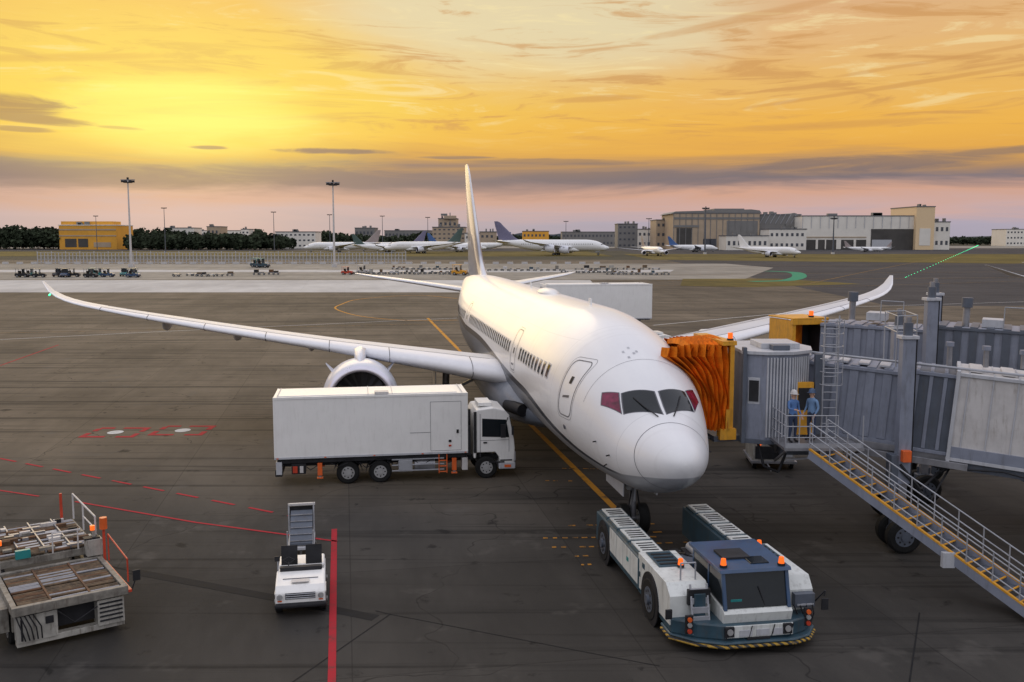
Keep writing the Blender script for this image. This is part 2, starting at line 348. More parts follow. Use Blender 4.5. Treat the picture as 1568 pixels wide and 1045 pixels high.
# ------------------------------------------------------------------ airliner
K=[(0,0,3.80,3.80),(.1,.36,4.08,3.50),(.4,.71,4.34,3.16),(1,1.08,4.61,2.80),(1.6,1.35,4.82,2.54),(2.2,1.58,5.08,2.36),(3.2,1.90,5.75,2.18),(4.3,2.19,6.38,2.1),(5.5,2.45,6.88,2.04),(7,2.67,7.33,2.0),(9,2.83,7.68,1.97),(11.5,2.885,7.88,1.96),(34,2.885,7.9,1.96),(38,2.8,7.92,2.2),(42,2.5,7.92,2.85),(46,2.02,7.87,3.75),(50,1.45,7.75,4.75),(54,.85,7.5,5.7),(57.5,.35,7.2,6.3),(58.3,.12,7.0,6.6)]
qs=[math.sqrt(k[0]) for k in K]
fw=pch(qs,[k[1] for k in K]); ft=pch(qs,[k[2] for k in K]); fb=pch(qs,[k[3] for k in K])
def surf(s,phi,off=0):
    def p(s,phi):
        q=math.sqrt(max(s,0)); W=fw(q);T=ft(q);B=fb(q)
        return Vector((W*math.sin(phi),s,(T+B)/2+(T-B)/2*math.cos(phi)))
    a=p(s,phi)
    if off:
        ds=p(s+.02,phi)-p(s-.02 if s>.03 else s,phi); dp=p(s,phi+.02)-p(s,phi-.02)
        n=ds.cross(dp)
        if n.length>0:
            n.normalize()
            c=Vector((0,s,(ft(math.sqrt(s))+fb(math.sqrt(s)))/2))
            if n.dot(a-c)<0: n=-n
            a=a+n*off
    return a
def phiz(s,z):
    q=math.sqrt(s);T=ft(q);B=fb(q); c=(z-(T+B)/2)/((T-B)/2)
    return math.acos(max(-1,min(1,c)))
def patch(mb,cs,m,off,sub=8):
    (a,b,c,d)=cs; vs=[];fs=[]
    for i in range(sub+1):
        for j in range(sub+1):
            u=i/sub;v=j/sub
            s=(a[0]*(1-u)+b[0]*u)*(1-v)+(d[0]*(1-u)+c[0]*u)*v
            p=(a[1]*(1-u)+b[1]*u)*(1-v)+(d[1]*(1-u)+c[1]*u)*v
            vs.append(surf(s,p,off))
    for i in range(sub):
        for j in range(sub):
            k=i*(sub+1)+j; fs.append((k,k+1,k+sub+2,k+sub+1))
    mb.add(vs,fs,m,True)
def line_on(mb,pts,wd,m,off=.008):
    for (a,b) in zip(pts[:-1],pts[1:]):
        p=surf(*a,off);q=surf(*b,off); t=(q-p)
        if t.length<1e-5: continue
        nrm=(surf(*a,.5)-surf(*a,0)); sd=t.cross(nrm).normalized()*wd/2
        mb.add([p-sd,p+sd,q+sd,q-sd],[(0,1,2,3)],m)
def rrect(s0,s1,z0,z1,sign,r=.25,n=6):
    pts=[]
    for (cx,cz,a0) in ((s1-r,z1-r,0),(s0+r,z1-r,90),(s0+r,z0+r,180),(s1-r,z0+r,270)):
        for i in range(n+1):
            a=R(a0+90*i/n); pts.append((cx+r*math.cos(a),cz+r*math.sin(a)))
    out=[]
    pts.append(pts[0])
    for p,q in zip(pts[:-1],pts[1:]):
        L=math.hypot(q[0]-p[0],q[1]-p[1]); k=max(1,int(L/.2))
        for i in range(k): out.append((p[0]+(q[0]-p[0])*i/k,p[1]+(q[1]-p[1])*i/k))
    out.append(pts[0])
    return [(s,sign*phiz(s,z)) for s,z in out]
def foil(n=12):
    up=[]
    for i in range(n+1):
        x=(1-math.cos(math.pi*i/n))/2
        t=5*(.2969*math.sqrt(x)-.126*x-.3516*x*x+.2843*x**3-.1036*x**4)
        up.append((x,t))
    return [(x,t) for x,t in up[::-1]]+[(x,-t*.75) for x,t in up[1:-1]]
FO=foil()
WL=[0,2.6,6,9.7,15,20,25,27.5,29.1,30]
WLE=pch(WL,[16.4,18.0,20.1,22.4,26.1,29.6,33.3,35.4,37.2,38.7]); WTE=pch(WL,[31,30.6,30.4,30.7,32.6,34.5,36.6,37.8,38.7,39.15])
WZ=pch(WL,[3.6,3.75,4.2,4.65,5.2,5.75,6.35,6.72,7.2,7.9]); WT=pch(WL,[.13,.13,.12,.11,.10,.1,.095,.09,.08,.07])
def wing(mb,sign,m,le,n=36):
    rings=[]
    for k in range(n+1):
        l=30*(k/n)**.85; c=WTE(l)-WLE(l); tw=R(3.5*(1-l/30))
        rings.append([(sign*l,WLE(l)+x*c,WZ(l)+y*c*WT(l)-(x-.3)*c*math.tan(tw)) for x,y in FO])
    mb.loft(rings,m,mf=lambda k,i:(le if 9<=i<=13 else m))
def tri_surf(mb,secs,m,le=None,vertical=False):
    fn=[pch([a[0] for a in secs],[a[j] for a in secs]) for j in range(1,5)]
    L=secs[-1][0]; l0=secs[0][0]; rings=[]
    for k in range(17):
        l=l0+(L-l0)*k/16; s0,s1,z,t=[f(l) for f in fn]; c=s1-s0
        rings.append([(z+y*c*t,s0+x*c,l) for x,y in FO])
    mb.loft(rings,m)
def engine(mb,lx,ys,z,lite=False):
    n=24 if lite else 64
    prof=[(.95,1.30),(.5,1.36),(.15,1.42),(.02,1.50),(0,1.56),(.04,1.63),(.2,1.74),(.6,1.84),(1.3,1.90),(2.2,1.88),(3.2,1.75),(4.1,1.52),(4.6,1.38)]
    mb.lathe(prof,(lx,ys,z),nacm,n=n,mf=lambda k,i:(fanm if k<2 else (lipm if k<6 else nacm)))
    mb.lathe([(4.55,1.34),(4.0,1.2)],(lx,ys,z),dark,n=n)
    mb.lathe([(3.9,1.15),(4.6,.9),(5.6,.62),(5.65,.5)],(lx,ys,z),steel,n=n)
    mb.lathe([(5.3,.48),(6.3,.08)],(lx,ys,z),steel,n=n)
    mb.lathe([(.95,1.31),(.97,.35)],(lx,ys,z),fanm,n=n)
    mb.lathe([(.98,.36),(.7,.26),(.45,.02)],(lx,ys,z),bladem,n=n)
    if not lite:
        for i in range(18):
            a=2*math.pi*i/18; b_=a+.22
            mb.add([(lx+.34*math.cos(a),ys+.93,z+.34*math.sin(a)),(lx+1.29*math.cos(b_),ys+.80,z+1.29*math.sin(b_)),(lx+1.29*math.cos(b_+.2),ys+.94,z+1.29*math.sin(b_+.2)),(lx+.34*math.cos(a+.25),ys+.96,z+.34*math.sin(a+.25))],[(0,1,2,3)],bladem,True)
        for i in range(20):
            a=2*math.pi*i/20; b_=a+2*math.pi/20; r=1.38
            mb.add([(lx+r*math.cos(a),ys+4.6,z+r*math.sin(a)),(lx+r*math.cos(b_),ys+4.6,z+r*math.sin(b_)),(lx+r*.95*math.cos((a+b_)/2),ys+5.0,z+r*.95*math.sin((a+b_)/2))],[(0,1,2)],nacm)
    rings=[]
    for y0,zt,zb,wd in ((ys+.8,z+1.87,z+1.7,.08),(ys+1.6,z+2.15,z+1.5,.22),(ys+3,z+2.35,z+1.2,.3),(ys+5,z+2.2,z+.9,.3),(ys+7.5,z+2.0,z+1.35,.14)):
        rings.append([(lx-wd,y0,zb),(lx+wd,y0,zb),(lx+wd,y0,zt-.1),(lx,y0,zt),(lx-wd,y0,zt-.1)])
    mb.loft(rings,nacm)
    for sg in (-1,1):
        a=R(90-sg*48); cx=lx+1.85*math.cos(a); cz=z+1.85*math.sin(a)
        ox=lx+2.35*math.cos(a); oz=z+2.35*math.sin(a)
        mb.add([(cx,ys+1.2,cz),(cx,ys+2.9,cz),(ox,ys+2.9,oz),(ox,ys+2.4,oz)],[(0,1,2,3)],nacm)
def fuselage(mb,m,n=72,ss=None):
    ss=ss or ([.0004,.01,.03,.06,.1,.16,.24,.34,.46,.6,.8,1,1.25,1.5,1.8,2.1,2.4,2.7,3,3.3,3.6,4,4.4,4.8,5.3,5.8,6.4,7,7.8,8.6,9.5,10.5,11.5]+list(range(13,35,2))+[34+i for i in range(1,24)]+[57.5,57.9,58.3])
    rings=[[tuple(surf(s,2*math.pi*i/n)) for i in range(n)] for s in ss]
    mb.loft(rings,m)
def fairing(mb,m):
    rings=[]
    for s,wd,zb,zt in ((14.6,1.2,2.15,2.6),(15.8,2.3,1.8,3.4),(17.4,3.02,1.62,4.1),(20,3.3,1.52,4.35),(24,3.35,1.5,4.4),(28,3.25,1.52,4.3),(31,2.9,1.66,3.8),(33.5,2.1,1.85,3.0),(35.2,1.0,2.0,2.4)):
        rings.append([(wd*math.copysign(abs(math.cos(t))**.75,math.cos(t)),s,(zb+zt)/2+(zt-zb)/2*math.copysign(abs(math.sin(t))**.8,math.sin(t))) for t in [2*math.pi*i/32 for i in range(32)]])
    mb.loft(rings,m)
FIN=[(7.6,45.2,56.6,0,.075),(8.4,47.2,56.8,0,.085),(12,51.2,57.6,0,.09),(15,54.3,58.5,0,.09),(16.6,55.9,58.8,0,.085),(17.2,57.1,58.9,0,.06)]
def stab(sign): return [(sign*.6,49.6,55.8,6.35,.09),(sign*5,53.0,57.4,6.95,.09),(sign*9.3,56.6,58.9,7.5,.08),(sign*9.95,57.8,59.2,7.6,.06)]
def stab_mesh(mb,sign,m,le):
    fn=[pch([abs(a[0]) for a in stab(sign)],[a[j] for a in stab(sign)]) for j in range(1,5)]
    rings=[]
    for k in range(13):
        l=.6+9.35*k/12; s0,s1,z,t=[f(l) for f in fn]; c=s1-s0
        rings.append([(sign*l,s0+x*c,z+y*c*t) for x,y in FO])
    mb.loft(rings,m,mf=lambda k,i:(le if 10<=i<=13 else m))
def gear(mb,lite=False):
    y0=5.5
    mb.cyl((0,y0,.6),(0,y0+.1,2.6),.13,steel); mb.cyl((-.42,y0,.54),(.42,y0,.54),.09,steel)
    for sx in (-.36,.36): mb.wheel((sx,y0,.54),.54,.36,rubber,hubm)
    mb.beam((0,y0+.1,1.3),(0,y0+1.4,2.5),.1,.12,steel); mb.beam((0,y0-.18,1.2),(0,y0-.2,2.2),.07,.07,galv)
    for sx in (-.22,.22):
        mb.cyl((sx,y0-.22,1.75),(sx,y0-.12,1.75),.11,hubm); mb.beam((sx,y0-.15,.9),(sx*.5,y0-.15,1.6),.05,.05,dark)
    for sx in (-.62,.62): mb.b(sx-.02,sx+.02,y0-.9,y0+1.4,1.6,2.25,lgrey)
    mb.b(-.6,.6,y0-.85,y0+1.35,2.0,2.12,dark)
    for sx in (-4.9,4.9):
        mb.cyl((sx,26.8,.8),(sx*.98,26.6,4.2),.2,steel); mb.beam((sx,25.9,.68),(sx,27.7,.68),.25,.25,steel)
        for yy in (26.05,27.55):
            for dx in (-.42,.42): mb.wheel((sx+dx,yy,.66),.66,.45,rubber,hubm)
        mb.beam((sx,26.8,1.8),(sx*.5,26.7,3.0),.16,.16,steel); mb.b(sx*1.12-.03,sx*1.12+.03,26,27.6,1.6,3.8,white)
NOSE=(5.3,28.3,0); YAW=9.3
jet=empty('passenger_jet',NOSE,YAW)
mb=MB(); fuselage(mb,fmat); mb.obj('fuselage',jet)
mb=MB(); fairing(mb,fairm)
for sg in (-1,1): mb.cyl((sg*2.3,15.6,2.75),(sg*2.75,17.2,2.75),.30,dark,n=16)
mb.obj('belly_fairing',jet)
for sg,nm in ((-1,'starboard_wing'),(1,'port_wing')):
    mb=MB(); wing(mb,sg,wingm,lem)
    for l in (6.5,12.5,17,21.5):
        y=WTE(l); c=WTE(l)-WLE(l); z=WZ(l)-.35
        rings=[[(sg*l+r*.35*math.cos(t),yy,z-.15+r*.6*math.sin(t)) for t in [2*math.pi*i/12 for i in range(12)]] for yy,r in ((y-c*.45,.05),(y-c*.3,.6),(y-.8,.75),(y+.6,.5),(y+1.3,.05))]
        mb.loft(rings,wingm)
    for l in (4.2,8.2,11.3,14.8,18.4,22,25.2):
        c=WTE(l)-WLE(l); tw=R(3.5*(1-l/30))
        pts=[(sg*l,WLE(l)+x*c*1.0-(.006 if x<.01 else 0),WZ(l)+y*c*WT(l)*1.01+(.012 if y>0 else -.012)-(x-.3)*c*math.tan(tw)) for x,y in FO[7:17] if x<.2]
        for p,q in zip(pts[:-1],pts[1:]): mb.beam(p,q,.035,.008,seam)
    def up(l,x,o=.012):
        c=WTE(l)-WLE(l); tw=R(3.5*(1-l/30)); t=5*(.2969*math.sqrt(x)-.126*x-.3516*x*x+.2843*x**3-.1036*x**4)
        return (sg*l,WLE(l)+x*c,WZ(l)+t*c*WT(l)-(x-.3)*c*math.tan(tw)+o)
    for x in (.15,.62,.74):
        for k in range(40):
            la=3.2+22*k/40; lb=3.2+22*(k+1)/40; mb.beam(up(la,x),up(lb,x),.03,.008,seam)
    for l in (7,9,11,13,15.5,18): mb.beam(up(l,.62),up(l,.74),.03,.008,seam)
    mb.obj(nm,jet)
    mb=MB(); engine(mb,sg*9.7,19.4,2.75); mb.obj('engine',jet)
mb=MB(); tri_surf(mb,FIN,finm,white,True); mb.obj('tail_fin',jet)
for sg in (-1,1):
    mb=MB(); stab_mesh(mb,sg,white,lem); mb.obj('tailplane',jet)
mb=MB(); gear(mb); mb.obj('landing_gear',jet,bevel=.008)
mb=MB()
for sg in (-1,1):
    D=R
    f_=[(2.08,sg*D(3.0)),(2.66,sg*D(43)),(3.32,sg*D(34)),(2.98,sg*D(3.0))]
    s_=[(2.76,sg*D(46)),(3.62,sg*D(58)),(3.90,sg*D(50)),(3.42,sg*D(37))]
    def grow(q,g):
        cs=sum(a[0] for a in q)/4; cp=sum(a[1] for a in q)/4
        return [(cs+(a[0]-cs)*g,cp+(a[1]-cp)*g) for a in q]
    patch(mb,grow(f_,1.08),seam,.006,12); patch(mb,f_,glass,.014,12)
    patch(mb,grow(s_,1.11),seam,.006,10); patch(mb,s_,glassp,.014,10)
    mb.tube([surf(1.95,sg*R(10),.03),surf(2.5,sg*R(20),.05),surf(2.95,sg*R(26),.04)],.02,dark)
    for (a,b_,z0,z1) in ((5.3,6.4,4.35,6.3),(14.6,15.7,4.75,6.55),(33.2,34.2,4.75,6.5),(45.0,46.0,4.9,6.7)):
        line_on(mb,rrect(a,b_,z0,z1,sg),.04,seam); line_on(mb,rrect(a-.1,b_+.1,z0-.1,z1+.1,sg),.015,seam)
        patch(mb,[(a+.43,sg*phiz(a+.43,5.75)),(a+.43,sg*phiz(a+.43,5.5)),(a+.62,sg*phiz(a+.62,5.5)),(a+.62,sg*phiz(a+.62,5.75))],dark,.012,3)
        patch(mb,[(a+.3,sg*phiz(a,5.05)),(a+.3,sg*phiz(a,4.97)),(a+.8,sg*phiz(a+.8,4.97)),(a+.8,sg*phiz(a+.8,5.05))],seam,.012,3)
    s=8.2
    while s<45:
        if not any(a-.5<s<a+1.6 for a in (14.6,33.2)):
            p0=phiz(s,5.88);p1=phiz(s,5.42)
            patch(mb,[(s-.18,sg*(p0-.02)),(s-.18,sg*(p1+.02)),(s+.18,sg*(p1+.02)),(s+.18,sg*(p0-.02))],lgrey,.006,3)
            patch(mb,[(s-.13,sg*p0),(s-.13,sg*p1),(s+.13,sg*p1),(s+.13,sg*p0)],glass,.012,3)
        s+=.6
line_on(mb,[(1.3+.3*math.cos(2*math.pi*i/60),2*math.pi*i/60) for i in range(61)],.024,seam,.006)
line_on(mb,rrect(9.5,12.0,2.75,4.0,-1,.15),.02,seam)
line_on(mb,[(4.55,R(a)) for a in range(-70,71,5)],.012,seam,.005)
for s,p in ((4.7,-12),(4.9,-6),(5.1,-14),(5.3,-8),(5.0,-3)):
    patch(mb,[(s,R(p)),(s,R(p+2.0)),(s+.12,R(p+2.0)),(s+.12,R(p))],lgrey,.008,2)
for sg in (-1,1):
    for s,z in ((2.6,3.6),(3.0,3.2),(3.4,3.9)):
        mb.cyl(surf(s,sg*phiz(s,z),.0),surf(s,sg*phiz(s,z),.12),.025,dark,n=6)
    p=surf(6.0,sg*phiz(6,3.9),.01); mb.cyl(p,surf(6.0,sg*phiz(6,3.9),.03),.09,seam,n=10)
mb.b(-.03,.03,12,12.35,7.86,8.15,white); mb.b(-.02,.02,26,26.3,7.86,8.2,white)
rings=[[(.5*r*math.cos(t),y,7.85+.28*r*max(0,math.sin(t))) for t in [math.pi*i/12 for i in range(13)]] for y,r in ((19.5,.1),(20.1,.8),(21,1),(22,.9),(23.5,.1))]
mb.loft(rings,white); mb.obj('windows_and_doors',jet)
mb=MB(); gl=mat('green_nav_light',(.0,.5,.2),.3,emit=(.05,1,.4),es=2.5)
mb.cyl((-29.0,36.7,7.12),(-29.0,36.9,7.16),.05,gl,n=8); mb.obj('navigation_light',jet)
def lite_jet(loc,yaw,scale,tail,body=white,eng4=False,name='parked_airliner'):
    e=empty(name,loc,yaw,scale); m=MB()
    fuselage(m,body,24,[.001,.05,.2,.5,1,1.8,2.6,3.6,5,7,9,11.5,20,34,38,42,46,50,54,57,58.3])
    fairing(m,body)
    for sg in (-1,1):
        wing(m,sg,wingm,lem,12); stab_mesh(m,sg,body,lem); engine(m,sg*9.7,19.4,2.75,True)
        if eng4: engine(m,sg*17.5,25.5,3.5,True)
        s=8.2
        while s<45:
            p0=phiz(s,5.85);p1=phiz(s,5.42); patch(m,[(s-.14,sg*p0),(s-.14,sg*p1),(s+.14,sg*p1),(s+.14,sg*p0)],dark,.02,1); s+=.9
        patch(m,[(2.3,sg*R(4)),(3.9,sg*R(56)),(4.1,sg*R(46)),(3.1,sg*R(4))],glass,.03,6)
    tri_surf(m,FIN,tail,tail,True); gear(m,True); m.obj('airframe',e)
    return e
# ------------------------------------------------------------------ ground
def sheet(name,poly,z,m,parent=None):
    mbx=MB(); mbx.add([(x,y,z) for x,y in poly],[tuple(range(len(poly)))],m); return mbx.obj(name,parent)
def band(y0,y1,x0=-3000,x1=3000): return [(x0,y0),(x1,y0),(x1,y1),(x0,y1)]
sheet('ground',band(-300,9000,-9000,9000),-.02,m_soil)
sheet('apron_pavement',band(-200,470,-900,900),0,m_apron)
sheet('concrete_stand',[(-900,186),(18,188),(20,243),(-900,243)],.01,m_conc)
sheet('concrete_service_area',[(-900,246),(60,246),(95,345),(90,400),(-900,400)],.01,m_conc2)
sheet('concrete_strip',[(-900,300),(50,300),(55,322),(-900,322)],.02,m_conc)
sheet('taxiway',[(60,150),(900,150),(2500,950),(100,950)],.006,m_taxi)
sheet('runway_pavement',band(800,1010,-2500,2500),.02,m_taxi)
sheet('grass_verge',[(70,470),(210,400),(330,470),(520,640),(75,640)],.02,m_grass)
sheet('grass_verge',[(38,214),(52,208),(82,222),(70,252),(45,250)],.02,m_grass)
sheet('grass_verge',[(-2500,560),(60,560),(60,760),(-2500,760)],.02,m_grass)
sheet('grass_verge',[(250,380),(560,380),(700,600),(330,560)],.024,m_grass)
sheet('hangar_apron',band(1015,1300,-700,1400),.03,m_conc2)
def strip(mbx,pts,wd,m,z=.012):
    for a,b_ in zip(pts[:-1],pts[1:]):
        a=Vector((*a,0));b_=Vector((*b_,0)); t=(b_-a).normalized(); n=Vector((-t.y,t.x,0))*wd/2
        mbx.add([(a.x-n.x,a.y-n.y,z),(a.x+n.x,a.y+n.y,z),(b_.x+n.x,b_.y+n.y,z),(b_.x-n.x,b_.y-n.y,z)],[(0,3,2,1)],m)
def G(px,py,z=0):   # photogrammetric survey: reference-photo reading -> metres on the ground plane
    v=(522-py)/1450;u=(px-784)/1450; c,s_=math.cos(R(6.2)),math.sin(R(6.2))
    t=(10.7-z)/-(v*c-s_); return (round(t*u,2),round(t*(c+v*s_),2))
pl=empty('painted_ground_markings')
mb=MB(); strip(mb,[G(512,810),G(507,1100)],.20,m_red)
a=Vector(G(0,702)); b_=Vector(G(445,790)); L=(b_-a).length; t=0
while t<L:
    p=a+(b_-a)*t/L; q=a+(b_-a)*min(L,t+1.3)/L; strip(mb,[tuple(p),tuple(q)],.14,m_red); t+=2.1
strip(mb,[G(115,768),G(300,800),G(516,829)],.12,m_red); strip(mb,[G(-60,742),G(60,760)],.12,m_red); strip(mb,[G(0,560),G(90,528)],.15,m_red)
for cx,cy in ((177,662),(280,659)):
    x,y=G(cx,cy)
    for (x0,x1,y0,y1) in ((-1.5,-.1,-1.35,-1.0),(.5,1.5,-1.35,-1.0),(-1.3,-.5,1.0,1.35),(0,1.5,1.0,1.35),(-1.5,-1.2,-1.0,-.2),(-1.45,-1.15,.3,1.0),(1.2,1.5,-1.0,-.3),(1.2,1.5,.2,1.0)):
        mb.add([(x+x0,y+y0,.01),(x+x1,y+y0,.01),(x+x1,y+y1,.01),(x+x0,y+y1,.01)],[(0,1,2,3)],m_red)
    n=20; mb.add([(x+.42*math.cos(2*math.pi*i/n),y+.5*math.sin(2*math.pi*i/n),.014) for i in range(n)],[tuple(range(n))],m_whm)
mb.obj('red_safety_lines',pl)
mb=MB()
strip(mb,[G(655,487),G(700,533)],.35,m_yel); strip(mb,[G(700,533),G(797,635),G(943,780),G(975,812)],.28,m_yel)
pts=[]
for (x,y) in ((700,457),(640,452),(580,455),(535,461),(515,469),(530,479),(575,487),(640,491),(700,490)): pts.append(G(x,y))
fx=pch(range(9),[p[0] for p in pts]); fy=pch(range(9),[p[1] for p in pts])
strip(mb,[(fx(i/5),fy(i/5)) for i in range(41)],.3,m_yel)
for (x0,y0,x1,y1) in ((832,824,1008,822),(845,838,1000,836),(835,736,905,737),(850,717,925,718),(870,805,1010,802),(900,790,960,790),(1000,815,1050,813),(1005,832,1060,830),(880,852,905,851),(890,865,910,864)):
    a=Vector(G(x0,y0));b_=Vector(G(x1,y1)); k=max(2,int((b_-a).length/.32))
    for i in range(k):
        if random.random()<.75: strip(mb,[tuple(a+(b_-a)*i/k),tuple(a+(b_-a)*(i+random.uniform(.4,.85))/k)],.13,m_yworn)
strip(mb,[G(0,520),G(300,505),G(700,487)],.2,m_whm); strip(mb,[G(1000,498),G(1300,470),G(1568,462)],.25,m_whm)
strip(mb,[G(-100,512),G(700,495)],.2,m_yfaint)
for yy in (430,421,409): strip(mb,[G(1000,yy),G(1300,yy-3),G(1700,yy-6)],.7,m_yfaint,.03)
strip(mb,[G(1230,436),G(1330,415),G(1450,392)],.5,m_yfaint,.03)
strip(mb,[G(1000,437),G(1160,440),G(1320,438),G(1568,430)],.4,m_yfaint,.03)
mb.obj('yellow_guide_lines',pl)
mb=MB(); pts=[G(x,y) for x,y in ((1150,431),(1195,430),(1222,425),(1215,417),(1175,415))]
fx=pch(range(5),[p[0] for p in pts]); fy=pch(range(5),[p[1] for p in pts]); strip(mb,[(fx(i/6),fy(i/6)) for i in range(25)],4,m_teal,.035)
mb.obj('green_taxi_marking',pl)
mb=MB(); strip(mb,[G(205,875),G(420,915),G(575,946)],.42,m_patch,.006)
strip(mb,[G(598,940),G(440,1050)],.04,m_patch,.008); strip(mb,[G(575,935),G(600,941)],.04,m_patch,.008); strip(mb,[G(1408,938),G(1390,1060)],.04,m_patch,.008)
strip(mb,[G(600,941),G(905,1000),G(1010,1020)],.03,m_patch,.008); strip(mb,[G(0,828),G(205,875)],.04,m_patch,.008)
mb.obj('drain_trench',pl)
mb=MB(); a=Vector((107,258)); b_=Vector((686,1400)); n=46
for i in range(n):
    t=(i/n)**1.5; p=a+(b_-a)*t; r=.08+.3*t
    mb.cyl((p.x,p.y,.03),(p.x,p.y,.03+r*1.2),r,gl,n=6)
mb.obj('taxiway_lights')
# ------------------------------------------------------------------ catering truck
def catering_truck(loc,yaw,lift=0,name='catering_truck'):
    e=empty(name,loc,yaw); z0=1.25+lift; z1=3.92+lift
    mb=MB(); mb.b(0,8.35,0,2.5,z0,z1,wtruck)
    for x in (0,8.29):
        for y in (-.015,2.455): mb.b(x-.01,x+.07,y,y+.06,z0-.01,z1+.01,wtruck)
    mb.b(-.01,8.36,-.02,.04,z1-.09,z1+.015,wtruck); mb.b(-.01,8.36,-.02,.03,z0-.02,z0+.07,lgrey)
    mb.b(.2,7.9,.25,2.25,z1+.004,z1+.03,wtruck); mb.b(4.3,4.9,.1,.6,z1+.02,z1+.12,whitep)
    for x in (.15,4.0,5.05,8.1): mb.b(x,x+.03,.05,2.4,z1+.03,z1+.05,lgrey)
    if not lift:
        for (a,b_,c,d_) in ((6.7,6.715,z0+.15,z1-.35),(8.05,8.065,z0+.15,z1-.35),(6.7,8.065,z1-.365,z1-.35),(6.7,8.065,z0+.12,z0+.135)): mb.b(a,b_,-.012,.002,c,d_,seam)
        mb.b(7.85,7.95,-.05,0,z0+.9,z0+1.05,dark); mb.b(5.8,6.7,-.012,.002,z0+.95,z0+.97,seam)
        mb.b(7.5,7.62,-.04,0,z0+.5,z0+.6,dark); mb.b(7.5,7.62,-.04,0,z0+.3,z0+.38,redm)
        for x in (.08,2.1,4.2,6.3,8.2): mb.b(x,x+.09,-.035,-.02,z0+.0,z0+.04,orange)
    mb.b(-.03,0,.2,2.3,z0+.2,z1-.2,lgrey)
    mb.obj('box_body',e,bevel=.015)
    mb=MB()
    for y in (.55,1.8): mb.b(.1,10.1,y,y+.16,.78,1.02,dark)
    mb.b(.1,8.3,.1,2.4,1.02,1.22,dark); mb.b(0,.3,.1,2.4,.45,.75,dark); mb.b(.05,.3,.02,.5,.55,1.1,lgrey)
    for x in (1.9,7.75):
        for y in (.04,2.3): mb.b(x-.1,x+.1,y,y+.18,.45,1.0,orange); mb.b(x-.06,x+.06,y+.03,y+.15,.35,.45,steel); mb.b(x-.13,x+.13,y-.02,y+.2,.31,.37,orange)
    mb.cyl((6.0,.35,.72),(6.9,.35,.72),.28,steel,n=20); mb.b(5.3,5.9,.05,.6,.48,1.0,lgrey); mb.b(5.32,5.88,.02,.05,.52,.96,galv)
    for z in (.5,.75,1.0): mb.b(5.0,7.3,.03,.1,z,z+.05,galv)
    for x in (7.05,7.4): mb.b(x,x+.04,.0,.06,.35,1.2,orange)
    for z in (.4,.65,.9): mb.b(7.05,7.44,.0,.08,z,z+.04,orange)
    mb.b(8.1,8.35,.05,.55,.45,1.0,whitep); mb.b(8.1,8.5,.1,.9,1.1,2.4,dark); mb.cyl((8.45,.5,1.0),(8.45,.5,3.1),.09,dark)
    mb.b(.7,1.3,.05,.4,.55,1.0,dark); mb.b(.75,.95,.02,.05,.6,.9,redm); mb.b(1.05,1.2,.02,.05,.6,.9,whitep)
    for k in range(6): mb.tube([(1.2+1.2*k,.12,.95),(1.5+1.2*k,.1,.7+.1*(k%2)),(1.9+1.2*k,.12,.95)],.02,dark)
    for x in (3.1,4.5,9.2):
        for y in (.28,2.22): mb.wheel((x,y,.5),.5,.3,rubber,hubm,'y')
        mb.cyl((x,.3,.5),(x,2.2,.5),.1,dark)
    for x in (3.1,4.5):
        for k in range(9):
            a=R(20*k); a2=R(20*(k+1)); mb.add([(x+.62*math.cos(a),.05,.5+.62*math.sin(a)),(x+.62*math.cos(a2),.05,.5+.62*math.sin(a2)),(x+.62*math.cos(a2),.6,.5+.62*math.sin(a2)),(x+.62*math.cos(a),.6,.5+.62*math.sin(a))],[(0,1,2,3)],dark)
    if lift:
        for y in (.5,2.0):
            mb.beam((.6,y,1.2),(7.6,y,z0-.1),.14,.2,steel); mb.beam((7.6,y,1.2),(.6,y,z0-.1),.14,.2,steel)
        mb.b(0,8.3,.3,2.2,z0-.14,z0-.02,steel)
    mb.obj('chassis',e,bevel=.01)
    mb=MB()
    prof=[(8.62,.95),(8.72,.95),(8.75,1.2),(9.6,1.2),(9.78,.95),(9.8,.5),(10.42,.5),(10.48,1.35),(10.44,1.75),(10.22,2.85),(10.02,3.08),(9.5,3.2),(8.75,3.12),(8.62,2.9)]
    mb.prismy(prof,.06,2.44,wtruck)
    mb.b(9.75,10.5,.04,2.46,.42,.72,lgrey); mb.b(10.36,10.52,.1,2.4,.74,1.2,lgrey)
    mb.obj('cab',e,bevel=.04)
    mb=MB()
    wn=[(9.0,1.92),(10.22,1.86),(10.08,2.66),(9.0,2.74)]
    mb.prismy(wn,.045,.065,glass); mb.prismy(wn,2.435,2.455,glass)
    mb.beam((10.445,1.25,1.85),(10.255,1.25,2.78),2.1,.03,glass)
    mb.b(8.9,8.92,.045,.07,1.0,2.95,seam); mb.b(10.2,10.215,.045,.07,1.2,1.9,seam); mb.b(8.9,10.2,.048,.066,1.74,1.755,seam); mb.b(9.05,9.22,.02,.06,1.62,1.68,dark)
    mb.b(10.5,10.54,.25,.6,.5,.68,galv); mb.b(10.5,10.54,1.9,2.25,.5,.68,galv); mb.b(10.5,10.53,.8,1.7,.78,1.12,dark); mb.b(10.0,10.3,.02,.05,.5,.62,orange)
    mb.b(9.8,10.02,-.22,-.16,1.9,2.5,dark); mb.tube([(10.15,.05,2.75),(10.05,-.2,2.6),(10.0,-.19,2.2)],.02,dark)
    mb.b(10.3,10.38,-.2,-.12,2.0,2.4,dark); mb.b(8.9,9.5,.6,2.0,3.2,3.35,wtruck); mb.b(8.62,8.75,.02,.08,1.2,3.05,dark)
    mb.b(9.3,10.0,.03,.06,.72,.78,dark); mb.b(9.8,10.35,.03,.045,.8,.86,dark)
    mb.obj('cab_fittings',e,bevel=.006)
